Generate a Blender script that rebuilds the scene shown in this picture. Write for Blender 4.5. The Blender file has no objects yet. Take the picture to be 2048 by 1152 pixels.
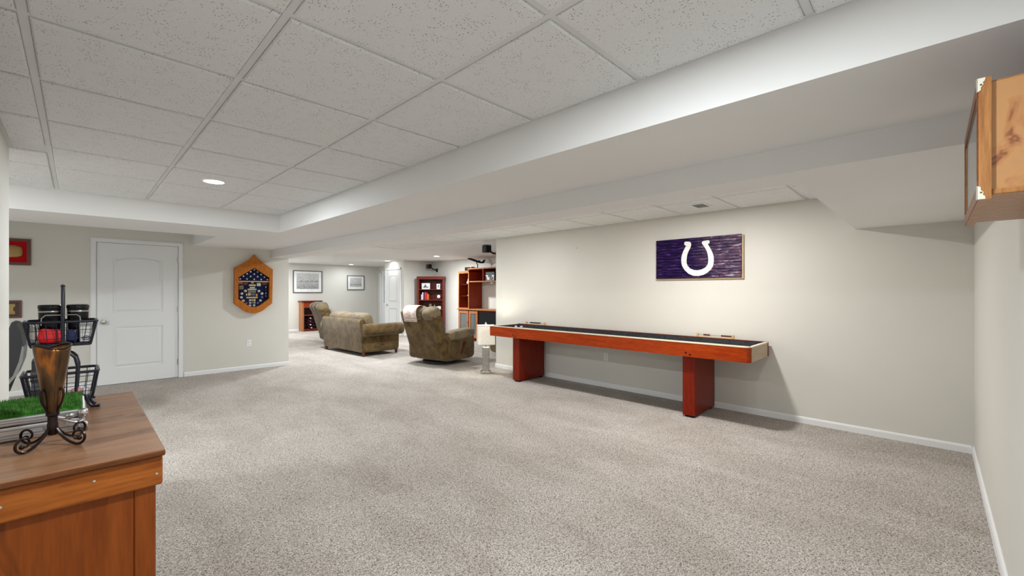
import bpy, bmesh, math, random
from mathutils import Vector, Matrix, Euler
random.seed(7)
PI = math.pi
SC = bpy.context.scene
COL = SC.collection

# ------------------------------------------------------------------ camera, world, exposure
cam_d = bpy.data.cameras.new('camera'); cam = bpy.data.objects.new('camera', cam_d); COL.objects.link(cam)
cam.location = (0, 0, 1.35); cam.rotation_euler = (PI/2, 0, math.radians(-45.459))
cam_d.sensor_width = 36; cam_d.lens = 36*856.65/2048; cam_d.shift_y = 5.75/2048
cam_d.clip_start = 0.02; cam_d.clip_end = 100
SC.camera = cam
W = bpy.data.worlds.new('world'); SC.world = W; W.use_nodes = True
W.node_tree.nodes['Background'].inputs[0].default_value = (0.75, 0.86, 1.0, 1)
W.node_tree.nodes['Background'].inputs[1].default_value = 1.2
SC.view_settings.view_transform = 'Standard'; SC.view_settings.look = 'None'
SC.view_settings.exposure = 0.50; SC.view_settings.gamma = 1.0; SC.view_settings.use_curve_mapping = False
CAN_MAIN, CAN_BACK, CAN_FAR = 32.0, 25.0, 50.0      # watts of the recessed ceiling lamps
try:
    SC.cycles.max_bounces = 9; SC.cycles.diffuse_bounces = 5; SC.cycles.use_denoising = True
    SC.cycles.sample_clamp_indirect = 4.0; SC.cycles.caustics_reflective = False; SC.cycles.caustics_refractive = False
except Exception:
    pass

# ------------------------------------------------------------------ materials
MATS = {}
def srgb(r, g, b):
    f = lambda c: (c/255/12.92) if c/255 <= .04045 else ((c/255+.055)/1.055)**2.4
    return (f(r), f(g), f(b), 1)
class NT:
    def __init__(s, name):
        s.m = bpy.data.materials.new(name); s.m.use_nodes = True; s.t = s.m.node_tree
        s.b = s.t.nodes['Principled BSDF']; MATS[name] = s.m
    def n(s, typ, **kw):
        nd = s.t.nodes.new(typ)
        for k, v in kw.items():
            if k in nd.inputs: nd.inputs[k].default_value = v
            else: setattr(nd, k, v)
        return nd
    def l(s, a, b): s.t.links.new(a, b)
    def coords(s, kind='Object', scale=(1, 1, 1), rot=(0, 0, 0)):
        if kind == 'World':
            g = s.n('ShaderNodeNewGeometry'); src = g.outputs['Position']
        else:
            src = s.n('ShaderNodeTexCoord').outputs[kind]
        mp = s.n('ShaderNodeMapping'); mp.inputs['Scale'].default_value = scale; mp.inputs['Rotation'].default_value = rot
        s.l(src, mp.inputs['Vector']); return mp.outputs['Vector']
    def noise(s, vec, scale, detail=2.0, rough=.5, dist=0.0):
        nd = s.n('ShaderNodeTexNoise'); nd.inputs['Scale'].default_value = scale; nd.inputs['Detail'].default_value = detail
        nd.inputs['Roughness'].default_value = rough; nd.inputs['Distortion'].default_value = dist
        s.l(vec, nd.inputs['Vector']); return nd.outputs['Fac']
    def ramp(s, fac, stops):
        r = s.n('ShaderNodeValToRGB'); e = r.color_ramp.elements
        while len(e) < len(stops): e.new(.5)
        for i, (p, c) in enumerate(stops):
            e[i].position = p; e[i].color = c if len(c) == 4 else (*c, 1)
        s.l(fac, r.inputs['Fac']); return r.outputs['Color']
    def mix(s, fac, a, b, mode='MIX'):
        x = s.n('ShaderNodeMix', data_type='RGBA', blend_type=mode)
        for sock, v in ((x.inputs['Factor'], fac), (x.inputs['A'] if False else x.inputs[6], a), (x.inputs[7], b)):
            if isinstance(v, (int, float)): sock.default_value = v
            elif isinstance(v, tuple): sock.default_value = v if len(v) == 4 else (*v, 1)
            else: s.l(v, sock)
        return x.outputs[2]
    def base(s, c):
        if isinstance(c, tuple): s.b.inputs['Base Color'].default_value = c if len(c) == 4 else (*c, 1)
        else: s.l(c, s.b.inputs['Base Color'])
    def bump(s, h, strength=.3, dist=.01):
        bp = s.n('ShaderNodeBump'); bp.inputs['Strength'].default_value = strength; bp.inputs['Distance'].default_value = dist
        s.l(h, bp.inputs['Height']); s.l(bp.outputs['Normal'], s.b.inputs['Normal'])
    def rough(s, r): s.b.inputs['Roughness'].default_value = r
    def metal(s, v): s.b.inputs['Metallic'].default_value = v

def plain(name, col, rough=.5, metal=0.0, spec=None, vary=.06, vscale=6):
    t = NT(name); t.rough(rough); t.metal(metal)
    v = t.coords('Object'); f = t.noise(v, vscale, 3)
    c = tuple(col[:3])
    t.base(t.ramp(f, [(.3, tuple(x*(1-vary) for x in c)), (.7, tuple(min(1, x*(1+vary)) for x in c))]))
    if spec is not None: t.b.inputs['Specular IOR Level'].default_value = spec
    return t.m
def paint(name, col, bump=.04, rough=.75):
    t = NT(name); t.rough(rough); v = t.coords('World')
    f = t.noise(v, .9, 3); c = tuple(col[:3])
    t.base(t.ramp(f, [(.3, tuple(x*.975 for x in c)), (.7, tuple(min(1, x*1.02) for x in c))]))
    t.bump(t.noise(v, 260, 3), bump, .002); t.b.inputs['Specular IOR Level'].default_value = .25
    return t.m
def wood(name, dark, light, axis='X', scale=1.0, rough=.35, knots=0.0, knotcol=(.05, .012, .003), grain=.35, spec=.22):
    t = NT(name); t.rough(rough); t.b.inputs['Specular IOR Level'].default_value = spec
    st = {'X': (1.2, 14, 14), 'Y': (14, 1.2, 14), 'Z': (14, 14, 1.2)}[axis]
    v = t.coords('Object', tuple(x*scale for x in st))
    f = t.noise(v, 2.2, 5, .6, .8); c = t.ramp(f, [(.25, dark), (.75, light)])
    v2 = t.coords('Object', tuple(x*scale*3 for x in st)); f2 = t.noise(v2, 4, 3, .6)
    c = t.mix(grain, c, t.ramp(f2, [(.35, tuple(x*.55 for x in dark)), (.6, light)]))
    if knots:
        sk = {'X': (3, 7, 7), 'Y': (7, 3, 7), 'Z': (7, 7, 3)}[axis]
        vk = t.coords('Object', sk); k = t.noise(vk, 1.1, 2, .5, 1.5)
        c = t.mix(t.ramp(k, [(.62, (0, 0, 0)), (.72, (knots,)*3)]), c, (*knotcol, 1))
    t.base(c); t.bump(f2, .06, .002)
    return t.m

paint('wall_paint', (.66, .645, .60))
paint('ceiling_paint', (.80, .80, .80), .02)
paint('white_trim', (.80, .81, .82), .01, .4)
paint('door_white', (.79, .80, .81), .01, .42)
t = NT('ceiling_tile'); t.rough(.9); t.b.inputs['Specular IOR Level'].default_value = .1
v = t.coords('World'); vo = t.n('ShaderNodeTexVoronoi'); vo.inputs['Scale'].default_value = 95; t.l(v, vo.inputs['Vector'])
pit = t.ramp(vo.outputs['Distance'], [(.16, (1, 1, 1)), (.26, (0, 0, 0))])
msk = t.ramp(t.noise(v, 14, 3, .6), [(.44, (0, 0, 0)), (.54, (.9, .9, .9))])
pm = t.mix(1.0, pit, msk, 'MULTIPLY')
fine = t.noise(v, 300, 3, .7)
cb = t.ramp(fine, [(.3, (.68, .69, .70)), (.7, (.80, .81, .82))])
t.base(t.mix(pm, cb, (.16, .155, .15, 1))); t.bump(fine, .25, .002)
plain('grid_metal', (.68, .685, .69), .45, 0, .3, .02)
t = NT('carpet'); t.rough(.95); t.b.inputs['Specular IOR Level'].default_value = .05
v = t.coords('World'); vd = t.coords('World', (1, 1, 1), (0, 0, .6))
n1 = t.noise(v, 135, 2, .6, 1.2); n2 = t.noise(vd, 60, 3, .65, .8); n3 = t.noise(v, 1.3, 3, .6, .7); n4 = t.noise(t.coords('World', (1, .35, 1), (0, 0, -.7)), 2.6, 3, .6, .4)
c = t.ramp(n1, [(.38, (.085, .068, .055)), (.47, (.43, .387, .348)), (.56, (.77, .715, .665))])
c = t.mix(.22, c, t.ramp(n2, [(.36, (.32, .28, .245)), (.60, (.70, .65, .61))]))
c = t.mix(1.0, c, t.ramp(n3, [(.35, (.93, .915, .90)), (.65, (1.03, 1.03, 1.03))]), 'MULTIPLY')
c = t.mix(1.0, c, t.ramp(n4, [(.40, (.93, .92, .91)), (.58, (1.04, 1.04, 1.04))]), 'MULTIPLY')
t.base(c)
hs = t.n('ShaderNodeMath', operation='ADD'); t.l(n1, hs.inputs[0]); t.l(n2, hs.inputs[1]); t.bump(hs.outputs[0], .8, .012)
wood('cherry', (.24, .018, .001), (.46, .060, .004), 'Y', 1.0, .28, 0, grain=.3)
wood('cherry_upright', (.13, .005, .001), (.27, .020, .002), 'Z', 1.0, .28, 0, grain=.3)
wood('maple', (.72, .60, .44), (.86, .76, .60), 'Y', 1.0, .3)
wood('maple_end', (.42, .30, .19), (.56, .42, .28), 'X', 1.0, .35)
wood('bead_wood', (.55, .33, .13), (.72, .48, .22), 'Y', 1.0, .4)
wood('pine_side', (.22, .050, .006), (.40, .120, .020), 'X', .8, .3, .75, grain=.3)
wood('pine_panel', (.17, .036, .004), (.28, .068, .010), 'Z', .5, .3, .6, grain=.25)
wood('pine_top', (.22, .095, .042), (.37, .19, .098), 'X', .45, .25, .5, (.10, .035, .012), grain=.2, spec=.4)
wood('mahogany', (.085, .010, .005), (.21, .028, .012), 'Z', 1.0, .35)
wood('mahogany_dark', (.045, .006, .004), (.10, .012, .008), 'Z', 1.0, .4)
wood('oak_frame', (.32, .085, .008), (.55, .18, .020), 'Z', 1.2, .35, grain=.45)
wood('cherry_cabinet', (.20, .018, .005), (.33, .042, .011), 'Z', 1.0, .35)
wood('cabinet_trim', (.30, .10, .035), (.46, .19, .075), 'Z', 1.0, .4)
wood('case_wood', (.28, .11, .035), (.48, .23, .085), 'Z', .7, .35, .0, grain=.35)
wood('case_moulding', (.10, .026, .007), (.22, .065, .016), 'X', 1.0, .35)
wood('pine_edge_shaded', (.075, .024, .008), (.17, .058, .018), 'X', .8, .3)
t = NT('burl_wood'); t.rough(.35); v = t.coords('Object'); f = t.noise(v, 8, 3, .55, 1.2)
t.base(t.ramp(f, [(.30, (.44, .23, .095)), (.52, (.47, .24, .095)), (.60, (.40, .17, .065)), (.64, (.20, .07, .03)), (.69, (.36, .16, .065)), (.80, (.44, .22, .09))]))
plain('felt_grey', (.045, .050, .055), .95, 0, .05, .25, 30)
plain('black_plastic', (.008, .008, .009), .5, 0, .15)
plain('dark_metal', (.010, .013, .024), .38)
plain('chrome', (.55, .55, .56), .25, 1.0)
plain('nickel', (.45, .44, .41), .3, 1.0)
plain('nail_metal', (.75, .72, .68), .3, 1.0)
plain('brass', (.26, .17, .065), .35, .85)
plain('ivory_metal', (.80, .77, .66), .35, .2)
plain('white_plastic', (.80, .80, .79), .4)
plain('plate_gap', (.12, .12, .12), .6)
def suede(name, d, l, rough=.9):
    t = NT(name); t.rough(rough); t.b.inputs['Specular IOR Level'].default_value = .12
    v = t.coords('Object'); f = t.noise(v, 5.5, 4, .62, .9); g = t.noise(v, 160, 2)
    c = t.ramp(f, [(.32, d), (.62, l)]); t.base(c)
    try: t.b.inputs['Sheen Weight'].default_value = .25
    except Exception: pass
    t.bump(g, .15, .002); return t.m
suede('suede', (.056, .031, .007), (.145, .092, .034))
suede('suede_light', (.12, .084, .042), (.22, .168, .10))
plain('foot_wood', (.10, .015, .008), .35)
plain('swivel_base', (.008, .008, .009), .5)
t = NT('doily'); t.rough(.9); v = t.coords('Object')
ck = t.n('ShaderNodeTexBrick'); ck.inputs['Scale'].default_value = 9; ck.inputs['Color1'].default_value = (.50, .36, .30, 1); ck.inputs['Color2'].default_value = (.62, .48, .42, 1)
ck.inputs['Mortar'].default_value = (.80, .68, .64, 1); ck.inputs['Mortar Size'].default_value = .05; ck.offset = 0
vv = t.coords('Object', (1, 1, 1), (PI/2, 0, PI/2)); t.l(vv, ck.inputs['Vector']); t.base(ck.outputs['Color']); t.bump(t.noise(v, 200, 2), .3, .003)
t = NT('sign_paint'); t.rough(.5); t.b.inputs['Specular IOR Level'].default_value = .12; v = t.coords('World', (1, 5, 28)); f = t.noise(v, 2.0, 4, .65, .6)
c1 = t.ramp(f, [(.36, (.004, .001, .016)), (.52, (.012, .003, .055)), (.58, (.035, .006, .030)), (.70, (.06, .05, .34))])
c2 = t.ramp(f, [(.36, (.010, .004, .02)), (.48, (.08, .06, .13)), (.55, (.13, .035, .05)), (.66, (.42, .42, .50))])
g = t.n('ShaderNodeNewGeometry'); sx = t.n('ShaderNodeSeparateXYZ'); t.l(g.outputs['Position'], sx.inputs[0])
mr = t.n('ShaderNodeMapRange'); mr.inputs['From Min'].default_value = 2.1; mr.inputs['From Max'].default_value = 1.6; t.l(sx.outputs['Y'], mr.inputs['Value'])
t.base(t.mix(mr.outputs[0], c1, c2)); t.bump(f, .1, .004)
t = NT('horseshoe_white'); t.rough(.5); v = t.coords('World', (1, 3, 20)); t.base(t.ramp(t.noise(v, 3, 3), [(.3, (.66, .67, .65)), (.6, (.80, .81, .80))]))
plain('backing_tan', (.48, .36, .20), .6)
plain('navy_cloth', (.010, .013, .045), .9, 0, .1, .2, 30)
plain('star_white', (.70, .72, .76), .8)
plain('medal_silver', (.45, .45, .42), .35, .7); plain('medal_gold', (.50, .38, .18), .35, .7); plain('medal_blue', (.07, .10, .22), .5)
plain('patch_olive', (.16, .14, .08), .8); plain('patch_red', (.42, .10, .07), .7); plain('ribbon_orange', (.65, .22, .03), .6)
plain('red_velvet', (.42, .006, .008), .85, 0, .1)
plain('plaque_wood', (.10, .022, .010), .35)
plain('plaque_inset', (.045, .012, .008), .5)
t = NT('glass'); t.b.inputs['Base Color'].default_value = (1, 1, 1, 1); t.rough(.03); t.b.inputs['Transmission Weight'].default_value = 1.0; t.b.inputs['IOR'].default_value = 1.15
t = NT('cabinet_glass'); t.rough(.08); t.base((.10, .12, .12)); t.b.inputs['Specular IOR Level'].default_value = .9
t = NT('shade_cloth'); t.rough(.9); v = t.coords('Object'); t.base(t.ramp(t.noise(v, 30, 2), [(.3, (.78, .75, .62)), (.7, (.86, .83, .70))])); t.b.inputs['Emission Color'].default_value = (1, .96, .86, 1); t.b.inputs['Emission Strength'].default_value = .14
plain('lamp_metal', (.42, .42, .40), .3, .85, None, .15, 20)
t = NT('lamp_disc'); t.b.inputs['Emission Color'].default_value = (1, .97, .92, 1); t.b.inputs['Emission Strength'].default_value = 14; t.base((.9, .9, .9))
t = NT('turf'); t.rough(.9); v = t.coords('Object'); t.base(t.ramp(t.noise(v, 60, 3, .7), [(.3, (.012, .07, .006)), (.55, (.035, .17, .015)), (.75, (.09, .26, .04))])); t.b.inputs['Specular IOR Level'].default_value = .1
t = NT('turf_blade'); t.rough(.8); v = t.coords('World'); t.base(t.ramp(t.noise(v, 45, 2), [(.3, (.02, .11, .008)), (.7, (.10, .30, .04))]))
plain('aluminium', (.62, .62, .64), .32, .75, None, .05, 20)
plain('case_rib', (.30, .30, .31), .4, .7)
t = NT('bronze'); t.rough(.28); t.metal(.85); v = t.coords('Object', (1, 1, .22)); t.base(t.ramp(t.noise(v, 34, 3, .5, .3), [(.32, (.050, .026, .016)), (.48, (.13, .075, .035)), (.60, (.42, .14, .03)), (.70, (.12, .05, .025))]))
plain('bronze_dark', (.030, .020, .018), .3, .8)
plain('tumbler_black', (.006, .005, .008), .2, 0, .35); plain('tumbler_blue', (.010, .018, .09), .2)
plain('bag_red', (.80, .015, .025), .5); plain('cloth_white', (.72, .72, .74), .7); plain('bag_silver', (.55, .55, .53), .3, .6, None, .3, 25)
plain('bag_pink', (.75, .30, .36), .6)
plain('book_grey', (.10, .10, .11), .6); plain('book_dark', (.03, .03, .035), .6); plain('paper_cream', (.75, .66, .48), .8)
plain('book_white', (.62, .62, .66), .6); plain('book_red', (.55, .012, .015), .5); plain('book_blue', (.06, .08, .16), .6); plain('book_orange', (.7, .18, .02), .6)
plain('clock_face', (.82, .80, .68), .5); plain('trinket_gold', (.65, .50, .30), .5); plain('trinket_white', (.75, .74, .68), .5)
plain('chair_black', (.010, .010, .012), .6); plain('chair_grey', (.16, .16, .15), .8)
plain('purple_cloth', (.07, .035, .17), .8)
plain('frame_grey', (.085, .085, .09), .4); plain('mat_board', (.80, .80, .79), .8)
def photo_print(name, horizon, seed):
    t = NT(name); t.rough(.6); tc = t.coords('Object'); s = t.n('ShaderNodeSeparateXYZ'); t.l(tc, s.inputs[0])
    n = t.noise(t.coords('Object', (6, 6, 14)), 3 + seed, 5, .7, .5)
    m = t.n('ShaderNodeMath', operation='MULTIPLY_ADD'); t.l(n, m.inputs[0]); m.inputs[1].default_value = .16; t.l(s.outputs['Z'], m.inputs[2])
    mr = t.n('ShaderNodeMapRange'); mr.inputs['From Min'].default_value = horizon-.22; mr.inputs['From Max'].default_value = horizon+.30; t.l(m.outputs[0], mr.inputs['Value'])
    c = t.ramp(mr.outputs[0], [(0, (.09, .09, .09)), (.30, (.33, .33, .33)), (.50, (.48, .48, .48)), (.56, (.10, .10, .10)), (.62, (.50, .50, .50)), (1, (.62, .62, .63))])
    t.base(t.mix(.45, c, t.ramp(n, [(.35, (.12, .12, .12)), (.65, (.68, .68, .68))]))); return t.m
photo_print('print_harbour', .02, 0); photo_print('print_village', -.06, 2)
t = NT('box_print'); t.rough(.4); v = t.coords('Object', (1, 14, 9)); t.base(t.ramp(t.noise(v, 1.2, 2), [(.45, (.03, .03, .035)), (.52, (.30, .31, .33)), (.60, (.66, .67, .70))]))
plain('bottle_dark', (.035, .006, .025), .25); plain('foil_red', (.45, .05, .06), .4); plain('foil_white', (.75, .73, .70), .4)
plain('cabinet_dark', (.018, .006, .010), .7)

# ------------------------------------------------------------------ mesh helpers
def NB(): return bmesh.new()
def box(bm, x0, x1, y0, y1, z0, z1, bev=0.0, seg=1):
    r = bmesh.ops.create_cube(bm, size=1); vs = r['verts']
    for v in vs: v.co = Vector((x0+(v.co.x+.5)*(x1-x0), y0+(v.co.y+.5)*(y1-y0), z0+(v.co.z+.5)*(z1-z0)))
    if bev > 0:
        es = list({e for v in vs for e in v.link_edges})
        bmesh.ops.bevel(bm, geom=es, offset=bev, segments=seg, affect='EDGES', profile=.5)
    return bm
def frames(pts, closed=False):
    n = len(pts); T = []
    for i in range(n):
        a = pts[(i-1) % n] if (closed or i > 0) else pts[0]; b = pts[(i+1) % n] if (closed or i < n-1) else pts[-1]
        T.append((b-a).normalized())
    u = T[0].orthogonal().normalized(); out = []
    for tt in T:
        u = (u - tt*u.dot(tt)); u = u.normalized() if u.length > 1e-6 else tt.orthogonal().normalized()
        out.append((u, tt.cross(u)))
    return out
def tube(bm, pts, r, n=8, closed=False, caps=True):
    pts = [Vector(p) for p in pts]; fr = frames(pts, closed); rings = []
    for i, p in enumerate(pts):
        rr = r[i] if isinstance(r, (list, tuple)) else r; u, w = fr[i]
        rings.append([bm.verts.new(p+(u*math.cos(2*PI*k/n)+w*math.sin(2*PI*k/n))*rr) for k in range(n)])
    m = len(rings)
    for i in range(m if closed else m-1):
        A, B = rings[i], rings[(i+1) % m]
        for k in range(n): bm.faces.new((A[k], A[(k+1) % n], B[(k+1) % n], B[k]))
    if caps and not closed:
        bm.faces.new(rings[0][::-1]); bm.faces.new(rings[-1])
    return bm
def lathe(bm, prof, n=20, c=(0, 0, 0), caps=True):
    rings = [[bm.verts.new((c[0]+r*math.cos(2*PI*k/n), c[1]+r*math.sin(2*PI*k/n), c[2]+z)) for k in range(n)] for r, z in prof]
    for A, B in zip(rings, rings[1:]):
        for k in range(n): bm.faces.new((A[k], A[(k+1) % n], B[(k+1) % n], B[k]))
    if caps: bm.faces.new(rings[0][::-1]); bm.faces.new(rings[-1])
    return bm
def prism(bm, pts, a, b, plane='XZ'):
    """polygon extruded from a to b along the axis the plane leaves out"""
    def P(p, d): return {'XZ': (p[0], d, p[1]), 'YZ': (d, p[0], p[1]), 'XY': (p[0], p[1], d)}[plane]
    A = [bm.verts.new(P(p, a)) for p in pts]; B = [bm.verts.new(P(p, b)) for p in pts]; n = len(pts)
    bm.faces.new(A); bm.faces.new(B[::-1])
    for i in range(n): bm.faces.new((A[i], B[i], B[(i+1) % n], A[(i+1) % n]))
    return bm
def ring_prism(bm, outer, inner, a, b, plane='XZ'):
    """frame between two outlines of equal point count"""
    def P(p, d): return {'XZ': (p[0], d, p[1]), 'YZ': (d, p[0], p[1]), 'XY': (p[0], p[1], d)}[plane]
    n = len(outer); V = [[bm.verts.new(P(p, d)) for p in L] for L in (outer, inner) for d in (a, b)]
    oa, ob, ia, ib = V
    for i in range(n):
        j = (i+1) % n
        bm.faces.new((oa[i], oa[j], ia[j], ia[i])); bm.faces.new((ob[i], ib[i], ib[j], ob[j]))
        bm.faces.new((oa[i], ob[i], ob[j], oa[j])); bm.faces.new((ia[i], ia[j], ib[j], ib[i]))
    return bm
def spow(x, e): return math.copysign(abs(x)**e, x)
def cushion(bm, c, h, e1=.45, e2=.45, rot=(0, 0, 0), nu=24, nv=14):
    R = Euler(rot).to_matrix(); c = Vector(c); rows = []
    for j in range(1, nv):
        a = -PI/2+PI*j/nv; row = []
        for i in range(nu):
            b = 2*PI*i/nu
            p = Vector((h[0]*spow(math.cos(a), e1)*spow(math.cos(b), e2), h[1]*spow(math.cos(a), e1)*spow(math.sin(b), e2), h[2]*spow(math.sin(a), e1)))
            row.append(bm.verts.new(c+R @ p))
        rows.append(row)
    lo = bm.verts.new(c+R @ Vector((0, 0, -h[2]))); hi = bm.verts.new(c+R @ Vector((0, 0, h[2])))
    for A, B in zip(rows, rows[1:]):
        for i in range(nu): bm.faces.new((A[i], A[(i+1) % nu], B[(i+1) % nu], B[i]))
    for i in range(nu):
        bm.faces.new((lo, rows[0][(i+1) % nu], rows[0][i])); bm.faces.new((hi, rows[-1][i], rows[-1][(i+1) % nu]))
    return bm
def mesh(bm, name, smooth=True, ang=.7):
    bmesh.ops.recalc_face_normals(bm, faces=bm.faces)
    me = bpy.data.meshes.new(name); bm.to_mesh(me); bm.free()
    if smooth:
        for p in me.polygons: p.use_smooth = True
        try: me.set_sharp_from_angle(angle=ang)
        except Exception: pass
    return me
def obj(name, bm, mat, parent=None, loc=(0, 0, 0), rot=(0, 0, 0), smooth=True, ang=.7):
    me = bm if isinstance(bm, bpy.types.Mesh) else mesh(bm, name, smooth, ang)
    if mat is not None and len(me.materials) == 0: me.materials.append(MATS[mat])
    o = bpy.data.objects.new(name, me); COL.objects.link(o); o.location = loc; o.rotation_euler = rot
    if parent is not None: o.parent = parent
    return o
def tag(o, label, cat, group=None, kind=None):
    o['label'] = label; o['category'] = cat
    if group: o['group'] = group
    if kind: o['kind'] = kind
    return o
def thing(name, label, cat, loc=(0, 0, 0), rz=0.0, group=None, rot=None):
    o = bpy.data.objects.new(name, None); COL.objects.link(o); o.empty_display_size = .1
    o.location = loc; o.rotation_euler = rot if rot else (0, 0, rz)
    return tag(o, label, cat, group)
def struct(name, bm, mat, label, cat, smooth=False):
    o = obj(name, bm, mat, smooth=smooth); return tag(o, label, cat, None, 'structure')
def copy_tree(o, parent=None):
    c = o.copy(); COL.objects.link(c)
    if parent is not None: c.parent = parent
    for ch in list(o.children): copy_tree(ch, c)
    return c
def bx(*a, **k): return box(NB(), *a, **k)

# ------------------------------------------------------------------ the room
XW, YD, YR, XL, ZC = 5.205, 8.412, -.24, -.307, 2.285
struct('floor', bx(-2.6, 8.4, YR-.12, 15.35, -.1, 0), 'carpet', 'beige textured carpet across both basement rooms', 'floor')
struct('wall_back', bx(XW, XW+.12, YR, 5.52, 0, 2.4), 'wall_paint', 'pale grey wall behind the long game table', 'wall')
struct('wall_right', bx(XL-.12, XW+.12, YR-.12, YR, 0, 2.4), 'wall_paint', 'pale grey wall under the wooden display case', 'wall')
struct('wall_left', bx(XL-.12, XL, YR, 4.253, 0, 2.4), 'wall_paint', 'pale wall end at the left edge beside the chest', 'wall')
b = NB()
box(b, -2.6, .19, YD, YD+.12, 0, 2.4); box(b, 1.12, 2.72, YD, YD+.12, 0, 2.4); box(b, .19, 1.12, YD, YD+.12, 2.05, 2.4); box(b, .19, 1.12, YD+.1, YD+.12, 0, 2.05)
struct('wall_far', b, 'wall_paint', 'pale grey wall with the white door and hexagonal medal case', 'wall')
struct('wall_alcove', bx(-2.6, -2.5, 4.13, YD, 0, 2.4), 'wall_paint', 'alcove wall hidden behind the left wall end', 'wall')
struct('wall_alcove_return', bx(-2.5, XL-.12, 4.13, 4.253, 0, 2.4), 'wall_paint', 'return wall of the alcove at left', 'wall')
struct('wall_passage', bx(2.6, 2.72, YD+.12, 15.2, 0, 2.4), 'wall_paint', 'side wall of the television room beyond the opening', 'wall')
struct('wall_distant', bx(2.6, 8.25, 15.2, 15.32, 0, 2.4), 'wall_paint', 'white far wall with two framed prints', 'wall')
b = NB(); box(b, 8.13, 8.25, 12.5, 14.02, 0, 2.4); box(b, 8.13, 8.25, 14.99, 15.2, 0, 2.4); box(b, 8.13, 8.25, 14.02, 14.99, 2.06, 2.4)
struct('wall_exit', b, 'wall_paint', 'short wall holding the half glazed exit door', 'wall')
struct('wall_closet', bx(6.9, 8.25, 11.35, 12.5, 0, 2.4), 'wall_paint', 'closet bump-out with narrow white door', 'wall')
struct('wall_television', bx(7.93, 8.05, 4.9, 11.35, 0, 2.4), 'wall_paint', 'grey wall behind the entertainment centre', 'wall')
struct('wall_nook', bx(XW+.12, 8.05, 4.8, 4.9, 0, 2.4), 'wall_paint', 'wall closing the television room behind the game table wall', 'wall')

# baseboards: flat board with a small stepped cap
def baseboard(name, p0, p1, nrm, label):
    b = NB(); d = Vector((p1[0]-p0[0], p1[1]-p0[1], 0)); L = d.length; ang = math.atan2(d.y, d.x)
    pr = [(0, 0), (.014, 0), (.014, .050), (.009, .062), (.004, .066), (0, .066)]
    M = Matrix.Translation((p0[0], p0[1], 0)) @ Matrix.Rotation(ang, 4, 'Z')
    side = 1 if (Matrix.Rotation(ang, 3, 'Z') @ Vector((0, 1, 0))).dot(Vector((*nrm, 0))) > 0 else -1
    prism(b, [(side*a, z) for a, z in pr], 0, L, 'YZ'); b.transform(M)
    return struct(name, b, 'white_trim', label, 'baseboard')
baseboard('baseboard_back', (XW, YR+.014), (XW, 5.53), (-1, 0), 'white baseboard under the long game table')
baseboard('baseboard_back_end', (XW-.014, 5.52), (XW+.12, 5.52), (0, 1), 'white baseboard around the wall end by the lamp')
baseboard('baseboard_right', (0, YR), (XW, YR), (0, 1), 'white baseboard along the right wall')
baseboard('baseboard_far', (1.185, YD), (2.73, YD), (0, -1), 'white baseboard under the hexagonal medal case')
baseboard('baseboard_far_left', (-2.5, YD), (.135, YD), (0, -1), 'white baseboard left of the white door')
baseboard('baseboard_passage', (2.72, YD), (2.72, 15.2), (1, 0), 'white baseboard round the passage corner')
baseboard('baseboard_distant', (2.72, 15.2), (8.13, 15.2), (0, -1), 'white baseboard under the framed prints')
baseboard('baseboard_closet', (6.9, 11.35), (7.93, 11.35), (0, -1), 'white baseboard behind the corner bookcase')
baseboard('baseboard_television', (7.93, 4.9), (7.93, 11.35), (-1, 0), 'white baseboard behind the entertainment centre')

# ceiling slab, drywall soffits, beam
ceil = struct('ceiling', bx(-2.6, 8.4, YR-.12, 15.35, 2.288, 2.42), 'grid_metal', 'suspended white tile ceiling', 'ceiling')
b = NB()
box(b, 1.753, 2.60, YR, YD, 2.068, 2.30); box(b, -2.5, 1.753, 5.72, 6.73, 2.068, 2.30); box(b, 1.293, 1.753, 6.73, YD, 2.068, 2.30)
struct('ceiling_soffit', b, 'ceiling_paint', 'white drywall soffit stepping down around the tile ceiling', 'soffit')
b = prism(NB(), [(2.50, YR), (XW, YR), (XW, .53), (2.770, .53), (2.72, YD+.12), (2.43, YD)], 1.94, 2.30, 'XY')
struct('ceiling_beam', b, 'ceiling_paint', 'lower white drywall beam running toward the passage', 'beam')
# dropped panels of the suspended ceiling: tiles and grid runners are pieces of it
G = .627
_tile = {}
def tile(x0, x1, y0, y1):
    g = .0155; k = (round(x1-x0, 3), round(y1-y0, 3))
    if k not in _tile:
        b = NB(); w, h = (x1-x0)/2-g, (y1-y0)/2-g
        r = [(1, 0, .0), (1, 0, .0)]
        lo = [(-w+.005, -h+.005), (w-.005, -h+.005), (w-.005, h-.005), (-w+.005, h-.005)]; hi = [(-w, -h), (w, -h), (w, h), (-w, h)]
        A = [b.verts.new((x, y, -.013)) for x, y in lo]; B = [b.verts.new((x, y, -.007)) for x, y in hi]; C_ = [b.verts.new((x, y, .004)) for x, y in hi]
        b.faces.new(A)
        for P, Q in ((A, B), (B, C_)):
            for i in range(4): b.faces.new((P[i], P[(i+1) % 4], Q[(i+1) % 4], Q[i]))
        me = mesh(b, 'ceiling_tile', False); me.materials.append(MATS['ceiling_tile']); _tile[k] = me
    return obj('ceiling_tile', _tile[k], None, ceil, ((x0+x1)/2, (y0+y1)/2, 2.288))
def runner(x0, x1, y0, y1):
    zz = 2.2845 if y1-y0 > x1-x0 else 2.2852
    return obj('grid_runner', bx(x0, x1, y0, y1, zz, 2.2885), 'grid_metal', ceil, smooth=False)
gx = [-2.009, -1.382, -.755, -.128, .499, 1.126, 1.753]; gy = [YR, .298, .925, 1.552, 2.179, 2.806, 3.433, 4.060, 4.687, 5.314, 5.72]
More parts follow.
